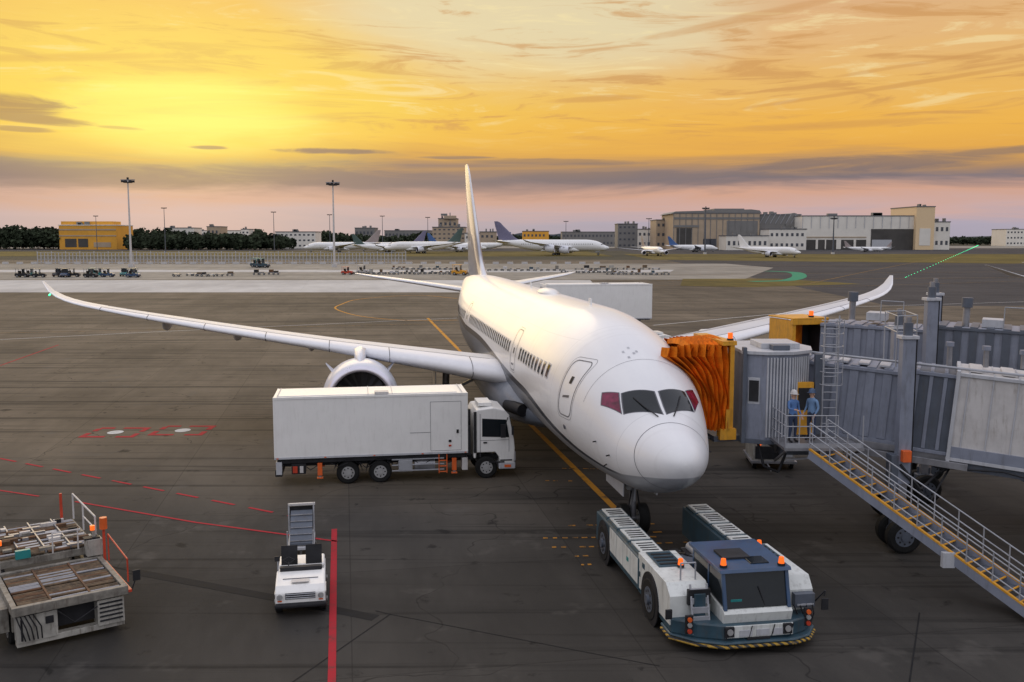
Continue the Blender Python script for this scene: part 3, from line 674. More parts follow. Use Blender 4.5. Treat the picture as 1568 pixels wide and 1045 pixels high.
    return e
catering_truck((-10.2,39.9,0),9.3)
catering_truck((2.6,71.9,0),9.3,3.25)
# ------------------------------------------------------------------ aircraft tow tractor
def hazard():
    m,nt,b=newmat('hazard_stripes'); tc=nt.n('ShaderNodeTexCoord').outputs['Object']
    sp=nt.n('ShaderNodeSeparateXYZ'); nt.set(sp.inputs[0],tc)
    v=nt.m('FRACT',nt.m('MULTIPLY',nt.m('ADD',nt.m('ADD',sp.outputs[0],sp.outputs[1]),sp.outputs[2]),4.5))
    n=nt.noise(tc,6,5,.7)
    nt.set(b.inputs['Base Color'],nt.mix(nt.mr(n,.45,.7),nt.mix(nt.m('GREATER_THAN',v,.5),(.45,.27,.03,1),(.02,.02,.02,1)),(.05,.045,.04,1))); b.inputs['Roughness'].default_value=.6
    return m
haz=hazard()
tt=empty('aircraft_tow_tractor',(6.2,23.75,0),9.3,1.03)
mb=MB()
fr=[(-1.45,-.05),(-.8,-.35),(1.1,-.35),(1.6,-.15),(1.98,.35),(1.98,1.2),(-1.98,1.2),(-1.98,.5)]
mb.prismz(fr,.2,.28,haz); mb.prismz([(x*.985,y+.04) for x,y in fr],.28,.36,slate)
mb.prismz([(-1.9,.5),(-1.35,.1),(-.75,-.15),(1.05,-.15),(1.5,.05),(1.9,.45),(1.9,3.4),(-1.9,3.4)],.36,.75,slate)
for sx in (-1,1):
    a,b_=(sx*1.95,sx*1.02) if sx<0 else (1.02,1.95)
    mb.b(a,b_,3.2,8.0,.45,1.4,slate); mb.b(a+.05,b_-.05,7.6,8.15,.7,1.25,dark)
mb.b(-1.05,1.05,3.2,4.6,.4,1.1,slate)
mb.obj('chassis',tt,bevel=.04)
mb=MB()
mb.prismx([(.55,.55),(3.3,.55),(3.3,1.55),(.9,1.55),(.55,1.3)],-1.93,-.85,tgrey)
mb.prismx([(.55,.55),(3.3,.55),(3.3,1.6),(.75,1.6),(.5,1.3)],1.22,1.93,tgrey)
for (a,b_) in ((-1.8,-1.0),(1.3,1.85)):
    mb.b(a+.05,b_-.05,2.0,3.2,1.6 if a>0 else 1.55,1.63 if a>0 else 1.58,slate)
    for k in range(4): mb.b(a+.12,b_-.12,2.12+.26*k,2.22+.26*k,1.63 if a>0 else 1.58,1.65 if a>0 else 1.6,dark)
for sx in (-1,1):
    a,b_=(-1.93,-1.04) if sx<0 else (1.04,1.93)
    for (y0,y1) in ((3.4,4.5),(4.6,5.7),(5.8,6.9),(7.0,7.9)):
        mb.b(a+.06,b_-.06,y0,y1,1.40,1.46,slate)
        mb.b(a+.12,b_-.12,y0+.05,y1-.05,1.46,1.5,tgrey)
        k=y0+.16
        while k<y1-.14: mb.b(a+.2,b_-.2,k,k+.06,1.5,1.515,dark); k+=.2
for x0,x1 in ((-1.955,-1.93),(1.93,1.955)):
    for k in range(4): mb.b(x0,x1,3.3+.76*k,4.03+.76*k,.62,1.36,tgrey)
mb.b(-1.965,-1.955,4.2,4.4,.95,1.08,teal)
for (x,y,z) in ((-1.7,3.3,.9),(-1.6,2.9,1.25)): mb.b(-1.945,-1.93,y-.2,y,z,z+.15,slate)
mb.obj('deck_panels',tt,bevel=.02)
mb=MB()
mb.prismx([(-.02,.72),(2.35,.72),(2.35,1.3),(.0,1.08),(-.1,1.0)],-.72,1.1,tgrey)
cx0,cx1=-.68,1.06
mb.prismx([(.02,1.1),(2.3,1.28),(2.3,1.98),(.24,1.98)],cx0,cx1,glass)
mb.prismx([(.12,1.98),(2.45,1.98),(2.45,2.06),(.17,2.06)],cx0-.08,cx1+.08,bluep)
mb.b(cx0+.3,cx1-.7,.9,1.6,2.06,2.12,dark); mb.b(.2,.7,.5,1.0,2.06,2.09,glass)
for x in (cx0-.01,cx1-.05):
    mb.beam((x+.03,-.0,1.06),(x+.03,.24,2.0),.09,.08,bluep); mb.b(x,x+.07,2.24,2.32,1.2,2.0,bluep); mb.b(x-.005,x+.075,1.1,1.18,1.15,2.0,bluep)
mb.b(-.7,1.08,-.19,-.12,.42,.72,tgrey)
for x in (-.35,.1,.55): mb.b(x,x+.34,-.21,-.19,.45,.62,lgrey)
for x in (-.7,-.1,.5,1.0): mb.beam((x,-.2,.42),(x+.08,-.2,.72),.03,.02,dark)
mb.b(-.15,.45,-.23,-.19,.36,.42,dark); mb.tube([(.4,.03,1.15),(.25,.12,1.6)],.015,dark); mb.b(-.5,-.2,.06,.08,1.16,1.32,teal)
mb.obj('cab',tt,bevel=.02)
mb=MB()
for x in (-1.42,-.98): mb.beam((x,.18,.42),(x,.5,1.62),.05,.05,galv)
for k in range(5): mb.beam((-1.42,.22+.06*k,.55+.22*k),(-.98,.22+.06*k,.55+.22*k),.06,.16,galv)
mb.b(-1.5,-.9,.4,.52,1.1,1.5,dark); mb.b(-1.35,-1.05,.35,.54,.5,1.4,slate)
for x in (-1.68,1.5):
    mb.b(x,x+.2,.05,.12,.5,.98,dark)
    for z,mm in ((.58,redm),(.74,hubm),(.88,orange)): mb.cyl((x+.1,.0,z),(x+.1,.06,z),.06,mm,n=10)
for x in (-.62,.92): mb.b(x-.12,x+.12,-.24,-.16,.46,.72,dark); mb.cyl((x,-.27,.6),(x,-.23,.6),.08,hubm,n=12)
for x,y,z in ((cx0+.1,.4,2.06),(cx1-.12,.3,2.06),(cx0-.5,1.9,1.58),(1.5,2.9,1.63)):
    mb.cyl((x,y,z),(x,y,z+.06),.1,dark); mb.cyl((x,y,z+.06),(x,y,z+.22),.08,beacon,r2=.06)
mb.tube([(1.95,.4,1.0),(2.12,.2,1.35),(2.1,.2,1.2)],.025,dark); mb.b(2.02,2.2,.15,.2,.85,1.15,dark); mb.b(-2.15,-1.98,.2,.26,.85,1.1,dark)
mb.b(1.35,1.9,.3,.5,.9,1.25,bgrey2); mb.b(1.4,1.85,.26,.3,.95,1.0,galv)
for k in range(4): mb.tube([(1.35+.15*k,.28,.5),(1.4+.15*k,.24,.75),(1.3+.17*k,.28,1.0)],.02,dark)
mb.tube([(-1.5,1.0,1.55),(-1.5,1.0,2.0),(-1.1,1.0,2.0),(-1.1,1.0,1.55)],.025,galv)
mb.tube([(-.1,2.6,1.3),(-.6,3.1,1.5),(-.8,3.8,1.3)],.04,dark); mb.tube([(.2,2.6,1.3),(.5,3.1,1.45),(.9,3.8,1.3)],.04,dark)
for sx in (-1,1):
    for y in (2.15,7.0): mb.wheel((sx*1.74,y,.62),.62,.5,rubber,bgrey2)
mb.b(-.95,.95,4.6,4.8,.3,.9,dark); mb.beam((-1,5.2,.4),(1,5.2,.4),.5,.12,steel)
for sx in (-1,1): mb.beam((sx*.85,4.8,.45),(sx*.6,6.6,.35),.2,.25,steel); mb.cyl((sx*.9,5,.9),(sx*.8,6.4,.55),.08,galv)
for x in (-.7,-.3,.1,.5): mb.b(x,x+.3,3.5,4.4,1.1,1.22,dark)
mb.cyl((0,3.3,1.3),(0,4.4,1.25),.15,galv); mb.b(-.8,.8,2.6,3.2,1.1,1.45,bgrey2); mb.b(-.4,.3,2.5,2.9,1.45,1.6,slate)
mb.obj('wheels_and_fittings',tt,bevel=.008)
mb=MB()
for sx in (-1,1):
    for y in (2.15,7.0): mb.cyl((sx*1.93,y,.62),(sx*1.968,y,.62),.74,dark,n=28)
mb.obj('wheel_arches',tt)
# ------------------------------------------------------------------ baggage tractor
def baggage_tractor(loc,yaw,body,scale=1,canopy=None,name='baggage_tractor'):
    e=empty(name,loc,yaw,scale); mb=MB()
    mb.prismx([(0.05,.3),(2.85,.3),(2.85,.75),(2.2,.78),(1.3,.62),(1.25,.98),(.25,.86),(.05,.7)],-.7,.7,body)
    mb.b(-.72,.72,-.05,.12,.28,.42,dark); mb.b(-.68,.68,1.9,2.8,.76,.9,body)
    mb.obj('body',e,bevel=.05); mb=MB()
    mb.b(-.42,.42,.035,.06,.52,.7,dark)
    for z in (.54,.6,.66): mb.b(-.42,.42,.02,.045,z,z+.022,lgrey)
    for x in (-.57,.57): mb.cyl((x,.0,.6),(x,.08,.6),.08,hubm,n=14); mb.b(x-.06,x+.06,.03,.06,.46,.5,orange)
    for x in (-.36,.36):
        mb.b(x-.24,x+.24,1.5,1.95,.72,.85,dark); mb.prismx([(1.9,.8),(2.05,.8),(2.15,1.42),(2.02,1.46)],x-.24,x+.24,dark)
    mb.b(-.6,.6,1.12,1.3,.9,1.08,dark); mb.tube([(-.36,1.2,1.0),(-.36,1.42,1.15)],.02,dark)
    mb.tube([(-.53,1.45,1.2),(-.36,1.5,1.27),(-.19,1.45,1.2),(-.36,1.38,1.1),(-.53,1.45,1.2)],.016,dark)
    for x in (-.62,.62):
        for y in (.55,2.3): mb.wheel((x,y,.3),.3,.2,rubber,hubm)
        mb.b(x-.1,x+.1,.2,.95,.62,.66,body)
    mb.tube([(-.66,1.2,.9),(-.66,1.25,1.3)],.02,galv); mb.b(-.75,-.6,1.22,1.26,1.25,1.4,dark); mb.b(-.1,.1,2.85,3.1,.32,.42,dark)
    mb.b(-.5,.5,.62,.63,.87,.93,seam); mb.b(-.25,.25,.3,.55,.9,.93,whitep)
    if canopy:
        for x in (-.6,.6):
            for y in (1.25,2.6): mb.beam((x,y,.8),(x,y,1.85),.06,.06,canopy)
        mb.b(-.7,.7,1.1,2.75,1.85,1.92,canopy); mb.b(-.6,.6,1.22,1.26,1.0,1.8,glass)
    mb.obj('fittings',e,bevel=.008); return e
baggage_tractor((-6.0,25.9,0),11,wtruck)
e=empty('baggage_trolley',(-7.02,30.6,0),11,.88); mb=MB()
mb.b(-.5,.5,0,1.9,.42,.52,lgrey)
for x in (-.5,.46): mb.beam((x,.1,.5),(x,.1,1.15),.05,.05,galv); mb.beam((x,1.8,.5),(x,1.8,1.75),.06,.06,lgrey)
mb.prismx([(.15,.55),(1.75,1.4),(1.75,1.48),(.15,.65)],-.42,.42,bgrey2)
for k in range(5):
    t=k/5; mb.b(-.42,.42,.2+1.55*t,.24+1.55*t,.70+.82*t,.73+.82*t,steel)
mb.b(-.52,.52,1.74,1.86,1.66,1.75,whitep); mb.b(-.48,.48,1.9,1.93,.7,1.6,dark)
for x in (-.45,.45):
    for y in (.3,1.6): mb.wheel((x,y,.2),.2,.12,rubber,hubm)
mb.beam((0,0,.4),(0,-1.6,.35),.07,.07,dark); mb.obj('trolley_frame',e,bevel=.01)
# ------------------------------------------------------------------ cargo loader
e=empty('cargo_loader',(-12.75,23.25,0),36,.98)
mb=MB()
for y0,y1 in ((0,.16),(3.04,3.2)): mb.b(0,2.9,y0,y1,1.08,1.32,grimy)
mb.b(0,.14,.16,3.04,1.08,1.32,grimy); mb.b(2.76,2.9,.16,3.04,1.08,1.32,grimy)
mb.b(.14,2.76,.16,3.04,1.08,1.18,dark)
mb.b(.1,1.1,.12,.5,.3,1.02,wdirty); mb.b(2.1,2.8,.1,.6,.3,1.02,wdirty); mb.b(.1,2.8,.16,.4,.18,.34,wdirty)
mb.b(1.1,2.1,.5,.9,.4,1.02,dark); mb.b(.05,.3,.5,6.6,.5,.9,grimy); mb.b(2.6,2.85,.5,6.6,.5,.9,grimy)
for k in range(5): mb.b(2.15,2.75,.07,.1,.42+.12*k,.47+.12*k,dark)
mb.b(.2,.25,.1,.12,.35,.95,dark); mb.b(.8,1.0,.09,.12,.7,.9,dark)
mb.b(-.35,.0,.6,2.2,.5,1.15,grimy); mb.b(-.3,0,2.4,3.2,.5,1.4,wdirty)
mb.b(.05,2.85,3.4,6.8,1.35,1.56,grimy); mb.b(2.86,3.0,3.6,5.0,.8,1.5,wdirty)
mb.obj('frame',e,bevel=.02)
mb=MB()
for k in range(23):
    y=.25+k*.12
    for (a,b_) in ((.18,.93),(1.0,1.9),(1.97,2.72)):
        if random.random()<.95: mb.cyl((a,y,1.27),(b_,y,1.27+random.uniform(-.01,.01)),.042,random.choice((wood,wood,brown,steel)),n=8)
for k in range(24):
    y=3.5+k*.135
    for (a,b_) in ((.15,.75),(.8,1.4),(1.5,2.1),(2.15,2.75)):
        if random.random()<.9: mb.cyl((a,y,1.62),(b_,y,1.62),.045,random.choice((wood,brown,whitep,wood,steel)),n=8)
for x in (.94,1.91): mb.b(x,x+.05,.16,3.0,1.24,1.33,brown)
for x in (.76,1.43,2.12): mb.b(x,x+.04,3.5,6.7,1.6,1.72,steel)
for k in range(34):
    x=.2+random.random()*2.2;y=3.5+random.random()*3.0; mb.b(x,x+random.uniform(.15,.5),y,y+random.uniform(.06,.2),1.66,1.66+random.uniform(.04,.14),random.choice((whitep,steel,dark,brown,grimy,brown)))
mb.obj('roller_decks',e)
mb=MB()
for x in (.15,2.75): mb.beam((x,3.3,1.0),(x,3.3,2.1),.09,.09,wdirty)
mb.b(2.5,2.95,3.1,3.5,1.35,1.85,wdirty); mb.b(2.45,2.9,3.15,3.45,1.85,1.9,dark)
mb.tube([(2.85,3.5,1.6),(2.85,3.5,2.45),(2.85,5.2,2.45),(2.85,5.2,1.6)],.03,whitep); mb.tube([(2.85,3.5,2.05),(2.85,5.2,2.05)],.025,whitep)
mb.tube([(2.85,5.2,2.45),(2.85,6.7,2.45),(2.85,6.7,1.6)],.03,whitep); mb.tube([(2.3,3.3,1.6),(2.3,3.3,2.2),(1.6,3.3,2.2),(1.6,3.3,1.6)],.025,whitep)
mb.tube([(3.0,.4,1.3),(3.0,.4,1.95),(3.0,2.6,2.1),(3.0,2.6,1.3)],.025,redm)
mb.beam((2.95,2.9,1.2),(2.95,2.9,2.2),.07,.07,redm); mb.cyl((2.95,2.9,2.2),(2.95,2.9,2.55),.11,orange); mb.beam((2.5,6.8,1.6),(2.5,6.8,2.5),.08,.08,redm)
for (x,y,z) in ((.2,3.3,2.1),(2.72,3.3,2.1)): mb.cyl((x,y,z),(x,y,z+.14),.07,beacon,n=10)
mb.tube([(3.0,.1,1.1),(3.15,.1,1.5)],.02,dark); mb.b(3.05,3.25,.05,.1,1.4,1.7,dark)
mb.b(2.9,3.0,0,3.2,1.12,1.2,redm); mb.b(.6,1.0,3.25,3.4,1.6,1.85,teal)
for x in (.15,2.7):
    for y in (1.1,5.9): mb.wheel((x,y,.4),.4,.3,rubber,hubm)
for k in range(5): mb.tube([(.1+.1*k,.1,1.05),(.2+.12*k,.02,.7),(.3+.1*k,.08,.35)],.02,dark)
mb.tube([(1.1,.06,1.0),(1.5,.04,.6),(2.1,.06,.9)],.02,dark)
mb.beam((.3,1.2,.5),(.3,4.6,1.4),.1,.15,steel); mb.beam((2.6,1.2,.5),(2.6,4.6,1.4),.1,.15,steel); mb.beam((2.6,4.6,.5),(2.6,1.2,1.1),.1,.15,steel)
mb.obj('railings_and_wheels',e,bevel=.008)
# ------------------------------------------------------------------ jet bridges
def PLW(l,s,z):
    c,s_=math.cos(R(YAW)),math.sin(R(YAW)); return (NOSE[0]+l*c-s*s_,NOSE[1]+l*s_+s*c,z)
def tunnel_section(mb,x0,x1,y0,y1,z0,z1,m,rib,pitch,ribm,depth=.05,roof=None):
    mb.b(x0,x1,y0,y1,z0,z1,m)
    x=x0+pitch/2
    while x<x1-rib:
        for y in (y0-depth,y1): mb.b(x,x+rib,y,y+depth,z0+.14,z1-.14,ribm)
        mb.b(x,x+rib,y0,y1,z1,z1+depth*.7,roof or ribm)
        x+=pitch
    for z in (z0,z1-.12):
        mb.b(x0-.01,x1+.01,y0-depth-.03,y0,z,z+.12,ribm); mb.b(x0-.01,x1+.01,y1,y1+depth+.03,z,z+.12,ribm)
jb=empty('jet_bridge',(10.2,34.2,0),0)
Mt=Matrix.Translation((10.3,34.3,3.7))@Matrix.Rotation(R(-25),4,'Z')@Matrix.Rotation(R(4.2),4,'Y')
mb=MB(Mt)
tunnel_section(mb,-.2,4.4,.1,2.2,0,2.6,bgrey,.30,.56,bgrey,.07)
tunnel_section(mb,3.7,5.6,-.02,2.32,-.08,2.74,bgrey2,.12,.45,bgrey,.04)
tunnel_section(mb,5.2,18,-.18,2.5,-.2,2.86,whitep,.045,.75,lgrey,.035)
mb.b(5.2,5.32,-.26,2.6,-.25,2.92,lgrey)
mb.b(5.3,18,-.24,-.18,-.2,.30,bgrey)
mb.b(2.4,5.9,-.35,-.2,-.45,-.22,steel); mb.b(-.2,6,.0,.14,-.35,0,steel); mb.b(5.2,18,-.1,.05,-.5,-.22,bgrey2); mb.b(5.2,18,2.2,2.35,-.5,-.22,bgrey2)
for k in range(14): mb.beam((5.3+.9*k,-.03,-.36),(5.3+.9*k,2.3,-.36),.1,.14,bgrey2)
for k in range(6): mb.b(-.1+.7*k,.25+.7*k,.3,1.9,2.66,2.73,lgrey)
for k in range(12): mb.b(5.6+1.0*k,6.0+1.0*k,.1,2.2,2.89,2.94,whitep)
mb.tube([(0,.2,2.9),(18,.0,3.1)],.05,galv); mb.tube([(0,.5,2.85),(18,.3,3.05)],.04,steel)
mb.tube([(0,.02,-.1),(2,-.1,-.35),(3.5,-.2,-.2),(5,-.25,-.5),(7,-.25,-.3),(9,-.28,-.55)],.035,dark)
mb.obj('telescopic_tunnel',jb,bevel=.01,world=True)
mb=MB()
cx,cy=9.35,34.9
wallp=[(8.25,33.5),(9.0,33.15),(9.9,33.2),(10.7,33.8),(11.0,34.9),(10.7,36.2),(9.6,36.8),(8.25,36.6)]
mb.prismz(wallp,3.55,6.6,bgrey); mb.prismz([(cx+(x-cx)*1.05,cy+(y-cy)*1.05) for x,y in wallp],6.6,6.72,lgrey); mb.prismz([(cx+(x-cx)*1.05,cy+(y-cy)*1.05) for x,y in wallp],3.4,3.56,bgrey2)
for (p,q) in (((9.0,33.15),(9.9,33.2)),((9.9,33.2),(10.7,33.8))):
    for i in range(8):
        t=(i+.3)/8; x=p[0]+(q[0]-p[0])*t;y=p[1]+(q[1]-p[1])*t; mb.b(x-.03,x+.03,y-.06,y+.03,3.65,6.5,lgrey)
mb.b(8.2,8.33,33.3,33.55,3.4,6.85,bgrey2)
mb.beam((8.45,33.37,5.3),(8.75,33.23,5.3),.06,.75,dark)
mb.beam((8.42,33.42,5.3),(8.80,33.245,5.3),.03,.95,lgrey)
mb.b(10.15,10.75,33.35,33.5,3.7,5.6,yelp); mb.b(10.2,10.7,33.33,33.35,4.6,5.4,dark); mb.b(10.8,11.05,33.4,33.6,3.7,6.6,bgrey2)
mb.b(9.0,10.4,34,35.6,6.72,6.92,lgrey); mb.b(9.3,9.9,33.5,34,6.72,6.9,bgrey2)
mb.obj('cab',jb,bevel=.02,world=True)
mb=MB()
def rb(l0,l1,s0,s1,z0,z1,m):
    vs=[PLW(l,s,z) for z in (z0,z1) for l,s in ((l0,s0),(l1,s0),(l1,s1),(l0,s1))]
    mb.add(vs,[(0,3,2,1),(4,5,6,7),(0,1,5,4),(1,2,6,5),(2,3,7,6),(3,0,4,7)],m)
LF=3.3; s0,s1=4.85,7.6
rb(LF,LF+.16,s0-.1,s0+.12,3.9,6.9,yelp); rb(LF,LF+.16,s1-.12,s1+.1,3.9,6.9,yelp); rb(LF-.3,LF+.22,s0-.14,s1+.12,6.9,7.05,yelp); rb(LF-.35,LF+.25,s0-.2,s0+.15,3.5,3.9,yelp); rb(LF-.5,LF+.6,s0,s1,3.4,3.6,bgrey2)
rb(LF-.15,LF+.0,s0-.2,s0-.1,3.8,4.6,yelp)
mb.cyl(PLW(LF+.1,s0+.2,7.05),PLW(LF+.1,s0+.2,7.12),.12,dark); mb.cyl(PLW(LF+.1,s0+.2,7.12),PLW(LF+.1,s0+.2,7.32),.09,beacon)
mb.obj('canopy_frame',jb,world=True)
mb=MB()
def latz(s,z):
    q=math.sqrt(s);T=ft(q);B=fb(q);c=(z-(T+B)/2)/((T-B)/2)
    return fw(q)*math.sqrt(max(.12,1-c*c)) if abs(c)<1 else fw(q)*.35
NF=9
for s_,inv in ((s0,1),(s1,-1)):
    vs=[];fs=[];nz=18
    for i in range(NF*4+1):
        u=i/(NF*4); zg=.17*(1-2*abs((i%4)/2-1))+.03
        for j in range(nz+1):
            z=3.95+2.9*j/nz; l0=latz(s_,z)+.02
            if z>6.2: l0=min(l0,2.1-(z-6.2)*.35)
            l=l0+(LF-l0)*u
            vs.append(PLW(l+.04*math.sin(j*.7+i*.3),s_-zg*inv-.05*math.sin(j*.6+i*.8),z-.12*math.sin(u*3.1)*(1-j/nz)+.1*math.sin(u*3.1)*(j==nz)))
    for i in range(NF*4):
        for j in range(nz):
            k=i*(nz+1)+j; fs.append((k,k+nz+1,k+nz+2,k+1))
    mb.add(vs,fs,fabric,False)
vs=[];fs=[]
for i in range(NF*4+1):
    u=i/(NF*4); zg=.10*(1-2*abs((i%4)/2-1))
    for j in range(7):
        s_=s0+(s1-s0)*j/6; l0=1.85; vs.append(PLW(l0+(LF-l0)*u,s_,6.88-.12*(1-u)+zg+.15*math.sin(math.pi*j/6)))
for i in range(NF*4):
    for j in range(6): k=i*7+j; fs.append((k,k+7,k+8,k+1))
mb.add(vs,fs,fabric)
mb.obj('canopy_bellows',jb,world=True)
mb=MB()
mb.b(9.2,11.9,31.4,33.2,3.55,3.65,steel)
for x in (9.25,9.7,10.15,10.6,11.0,11.85): mb.tube([(x,31.45,3.65),(x,31.45,4.75)],.022,galv)
for z in (4.0,4.38,4.75): mb.tube([(9.25,31.45,z),(11.0,31.45,z)],.02,galv); mb.tube([(9.25,31.45,z),(9.25,33.1,z)],.02,galv)
mb.tube([(9.25,33.1,3.65),(9.25,33.1,4.75)],.025,galv); mb.tube([(9.25,32.3,3.65),(9.25,32.3,4.75)],.02,galv)
mb.b(9.25,11.8,31.4,31.46,3.65,3.8,galv)
for x in (9.3,11.8): mb.beam((x,32.9,3.5),(x+.4,34.2,2.9),.08,.08,steel); mb.beam((x,31.6,3.5),(x+.2,33.6,2.7),.07,.07,steel)
mb.beam((9.3,31.6,3.2),(11.8,31.6,3.4),.06,.06,steel); mb.b(9.6,11,33.2,35,3.0,3.4,bgrey2); mb.tube([(8.8,33.4,3.5),(9.0,33.2,2.6),(9.5,33.1,2.4),(9.9,33.3,3.3)],.05,dark)
for x in (10.95,11.45): mb.tube([(x,33.0,3.6),(x,33.0,8.0)],.03,galv)
for k in range(15): mb.tube([(10.95,33.0,3.9+.28*k),(11.45,33.0,3.9+.28*k)],.018,galv)
for k in range(6):
    z=5.6+.45*k; mb.tube([(11.2+.38*math.cos(a),33.0-.45*abs(math.sin(a))-.05,z) for a in [math.pi*i/8 for i in range(9)]],.018,galv,n=5)
for a in (.5,1.57,2.6): mb.tube([(11.2+.38*math.cos(a),33.0-.45*math.sin(a)-.05,5.6),(11.2+.38*math.cos(a),33.0-.45*math.sin(a)-.05,7.9)],.015,galv,n=5)
mb.obj('service_platform',jb,world=True)
mb=MB()
def stairs(mb,T,Bq,wd,n=20,nb=11):
    T=Vector(T);Bq=Vector(Bq); dv=Bq-T; hd=Vector((dv.x,dv.y,0)).normalized(); sd=Vector((-hd.y,hd.x,0))
    for o in (0,wd):
        off=sd*o; mb.beam(T+off,Bq+off,.07,.30,bgrey); mb.beam(T+off+Vector((0,0,.17)),Bq+off+Vector((0,0,.17)),.09,.05,yelp)
        for h in (.38,.72,1.05): mb.tube([T+off+Vector((0,0,h)),Bq+off+Vector((0,0,h))],.022,galv)
        for k in range(nb):
            p=T+off+dv*k/(nb-1); mb.tube([p,p+Vector((0,0,1.05))],.022,galv)
    for k in range(n):
        p=T+dv*(k+.5)/n; a=p-hd*.14; b_=p+hd*.14; z4=Vector((0,0,.04))
        mb.add([a,b_,b_+sd*wd,a+sd*wd,a-z4,b_-z4,b_+sd*wd-z4,a+sd*wd-z4],[(0,1,2,3),(7,6,5,4),(0,4,5,1),(1,5,6,2),(2,6,7,3),(3,7,4,0)],bgrey2)
        mb.beam(b_+Vector((0,0,.01)),b_+sd*wd+Vector((0,0,.01)),.05,.03,yelp)
    return T,Bq,dv,sd
T,Bq,dv,sd=stairs(mb,(9.95,31.1,3.52),(14.7,25.0,0.05),1.0)
mb.cyl(Bq+Vector((0,0,.15))-sd*.1,Bq+Vector((0,0,.15))+sd*1.1,.16,rubber)
pm=T+dv*.62; mb.b(pm.x-.18,pm.x+.18,pm.y-.25,pm.y-.08,pm.z-.35,pm.z+.1,lgrey)
mb.obj('access_stairs',jb,world=True)
mb=MB()
def lift(xa,ya,xb,yb,ztop,m):
    for (x,y) in ((xa,ya),(xb,yb)):
        mb.b(x-.22,x+.22,y-.18,y+.18,2.3,ztop,m); mb.b(x-.15,x+.15,y-.13,y+.13,1.0,2.3,steel); mb.b(x-.3,x+.3,y-.25,y+.25,ztop,ztop+.12,lgrey)
        mb.cyl((x,y,ztop+.1),(x,y,ztop+.55),.16,bgrey2); mb.cyl((x,y,ztop+.55),(x,y,ztop+.75),.1,steel)
        mb.tube([(x+.27,y-.1,1.5),(x+.27,y-.1,ztop)],.03,dark)
    mb.beam((xa,ya,2.75),(xb,yb,2.75),.35,.35,m); mb.beam((xa,ya,1.15),(xb,yb,1.15),.5,.4,bgrey2); mb.beam((xa,ya,1.3),(xb,yb,2.6),.12,.12,steel); mb.beam((xb,yb,1.3),(xa,ya,2.6),.12,.12,steel)
    for (x,y) in ((xa,ya),(xb,yb)):
        for dy in (-.55,.3): mb.wheel((x-.1,y+dy,.58),.58,.36,rubber,bgrey2,'y')
        mb.b(x-.35,x+.3,y-.3,y+.1,.5,1.1,bgrey2)
lift(13.45,32.0,14.6,35.6,7.3,bgrey)
mb.b(13.3,13.6,31.6,31.82,3.1,3.5,orange)
mb.b(13.0,13.25,31.8,32.3,2.0,3.3,bgrey2); mb.tube([(13.3,31.8,3.0),(13.9,31.5,2.2),(14.8,32.2,2.6),(15.5,32.0,3.0)],.05,dark); mb.tube([(13.3,31.8,2.8),(14.2,31.4,1.8),(15.2,32.2,2.8)],.04,dark)
mb.obj('lift_columns_and_bogie',jb,bevel=.02,world=True)
mb=MB()
for (x,y) in ((13.2,32.3),(14.0,32.6),(14.4,34.6),(13.6,34.4)): mb.tube([(x,y,6.3),(x,y,8.05)],.022,galv)
for z in (7.5,8.05): mb.tube([(13.2,32.3,z),(14.0,32.6,z),(14.4,34.6,z),(13.6,34.4,z),(13.2,32.3,z)],.02,galv)
for i in range(4): mb.cyl((15.5+i*1.1,33.3-.4*i,6.2),(15.5+i*1.1,33.3-.4*i,6.9-.1*i),.09,steel); mb.cyl((15.5+i*1.1,33.3-.4*i,6.9-.1*i),(15.5+i*1.1,33.3-.4*i,7.05-.1*i),.14,bgrey)
mb.obj('roof_equipment',jb,world=True)
jb2=empty('jet_bridge',(13.3,41,0),0)
Mt=Matrix.Translation((13.6,41.2,4.3))@Matrix.Rotation(R(-28),4,'Z')@Matrix.Rotation(R(1.5),4,'Y')
mb=MB(Mt)
tunnel_section(mb,-.2,4.5,.1,2.3,0,2.7,bgrey,.30,.56,bgrey,.07); tunnel_section(mb,4.2,18,-.08,2.5,-.12,2.9,bgrey,.3,.6,bgrey2,.07)
for x in (1.0,5.5,9): mb.cyl((x,.6,2.9),(x,.6,3.7),.14,steel); mb.cyl((x,.6,3.7),(x,.6,4.1),.22,bgrey2); mb.b(x+.6,x+1.4,.5,1.6,2.92,3.25,lgrey)
for x in (2.2,6.9,8.2): mb.tube([(x,.3,2.9),(x,.3,3.8),(x+.9,.3,3.8),(x+.9,.3,2.9)],.025,galv)
mb.obj('telescopic_tunnel',jb2,bevel=.01,world=True)
mb=MB(Matrix.Translation((12.6,41.8,4.2))@Matrix.Rotation(R(16),4,'Z'))
mb.b(-.45,-.3,-.45,1.5,0,2.9,yelp); mb.b(-.5,1.3,-.5,-.32,2.72,2.95,yelp); mb.b(-.5,1.3,-.5,1.5,2.95,3.02,yelp); mb.b(1.15,1.3,-.5,-.3,0,2.95,yelp)
mb.b(-.3,1.15,.6,.7,0,2.75,dark); mb.b(-.5,1.3,-.5,1.5,-.15,0,bgrey2); mb.b(1.0,1.15,-.3,.6,0,2.7,dark)
for k in range(8): mb.b(-.28+.11*k,-.23+.11*k,-.2+.08*k,0+.08*k,.1,2.7,fabric)
mb.cyl((.6,-.2,3.02),(.6,-.2,3.1),.12,dark); mb.cyl((.6,-.2,3.1),(.6,-.2,3.3),.1,beacon)
mb.obj('cab',jb2,bevel=.015,world=True)
mb=MB(); lift(16.9,38.1,18.6,41.6,8.2,bgrey); mb.obj('lift_columns_and_bogie',jb2,bevel=.02,world=True)
mb=MB(); stairs(mb,(16.6,36.6,3.6),(21.5,32.5,.1),1.0,18,9); mb.obj('access_stairs',jb2,world=True)
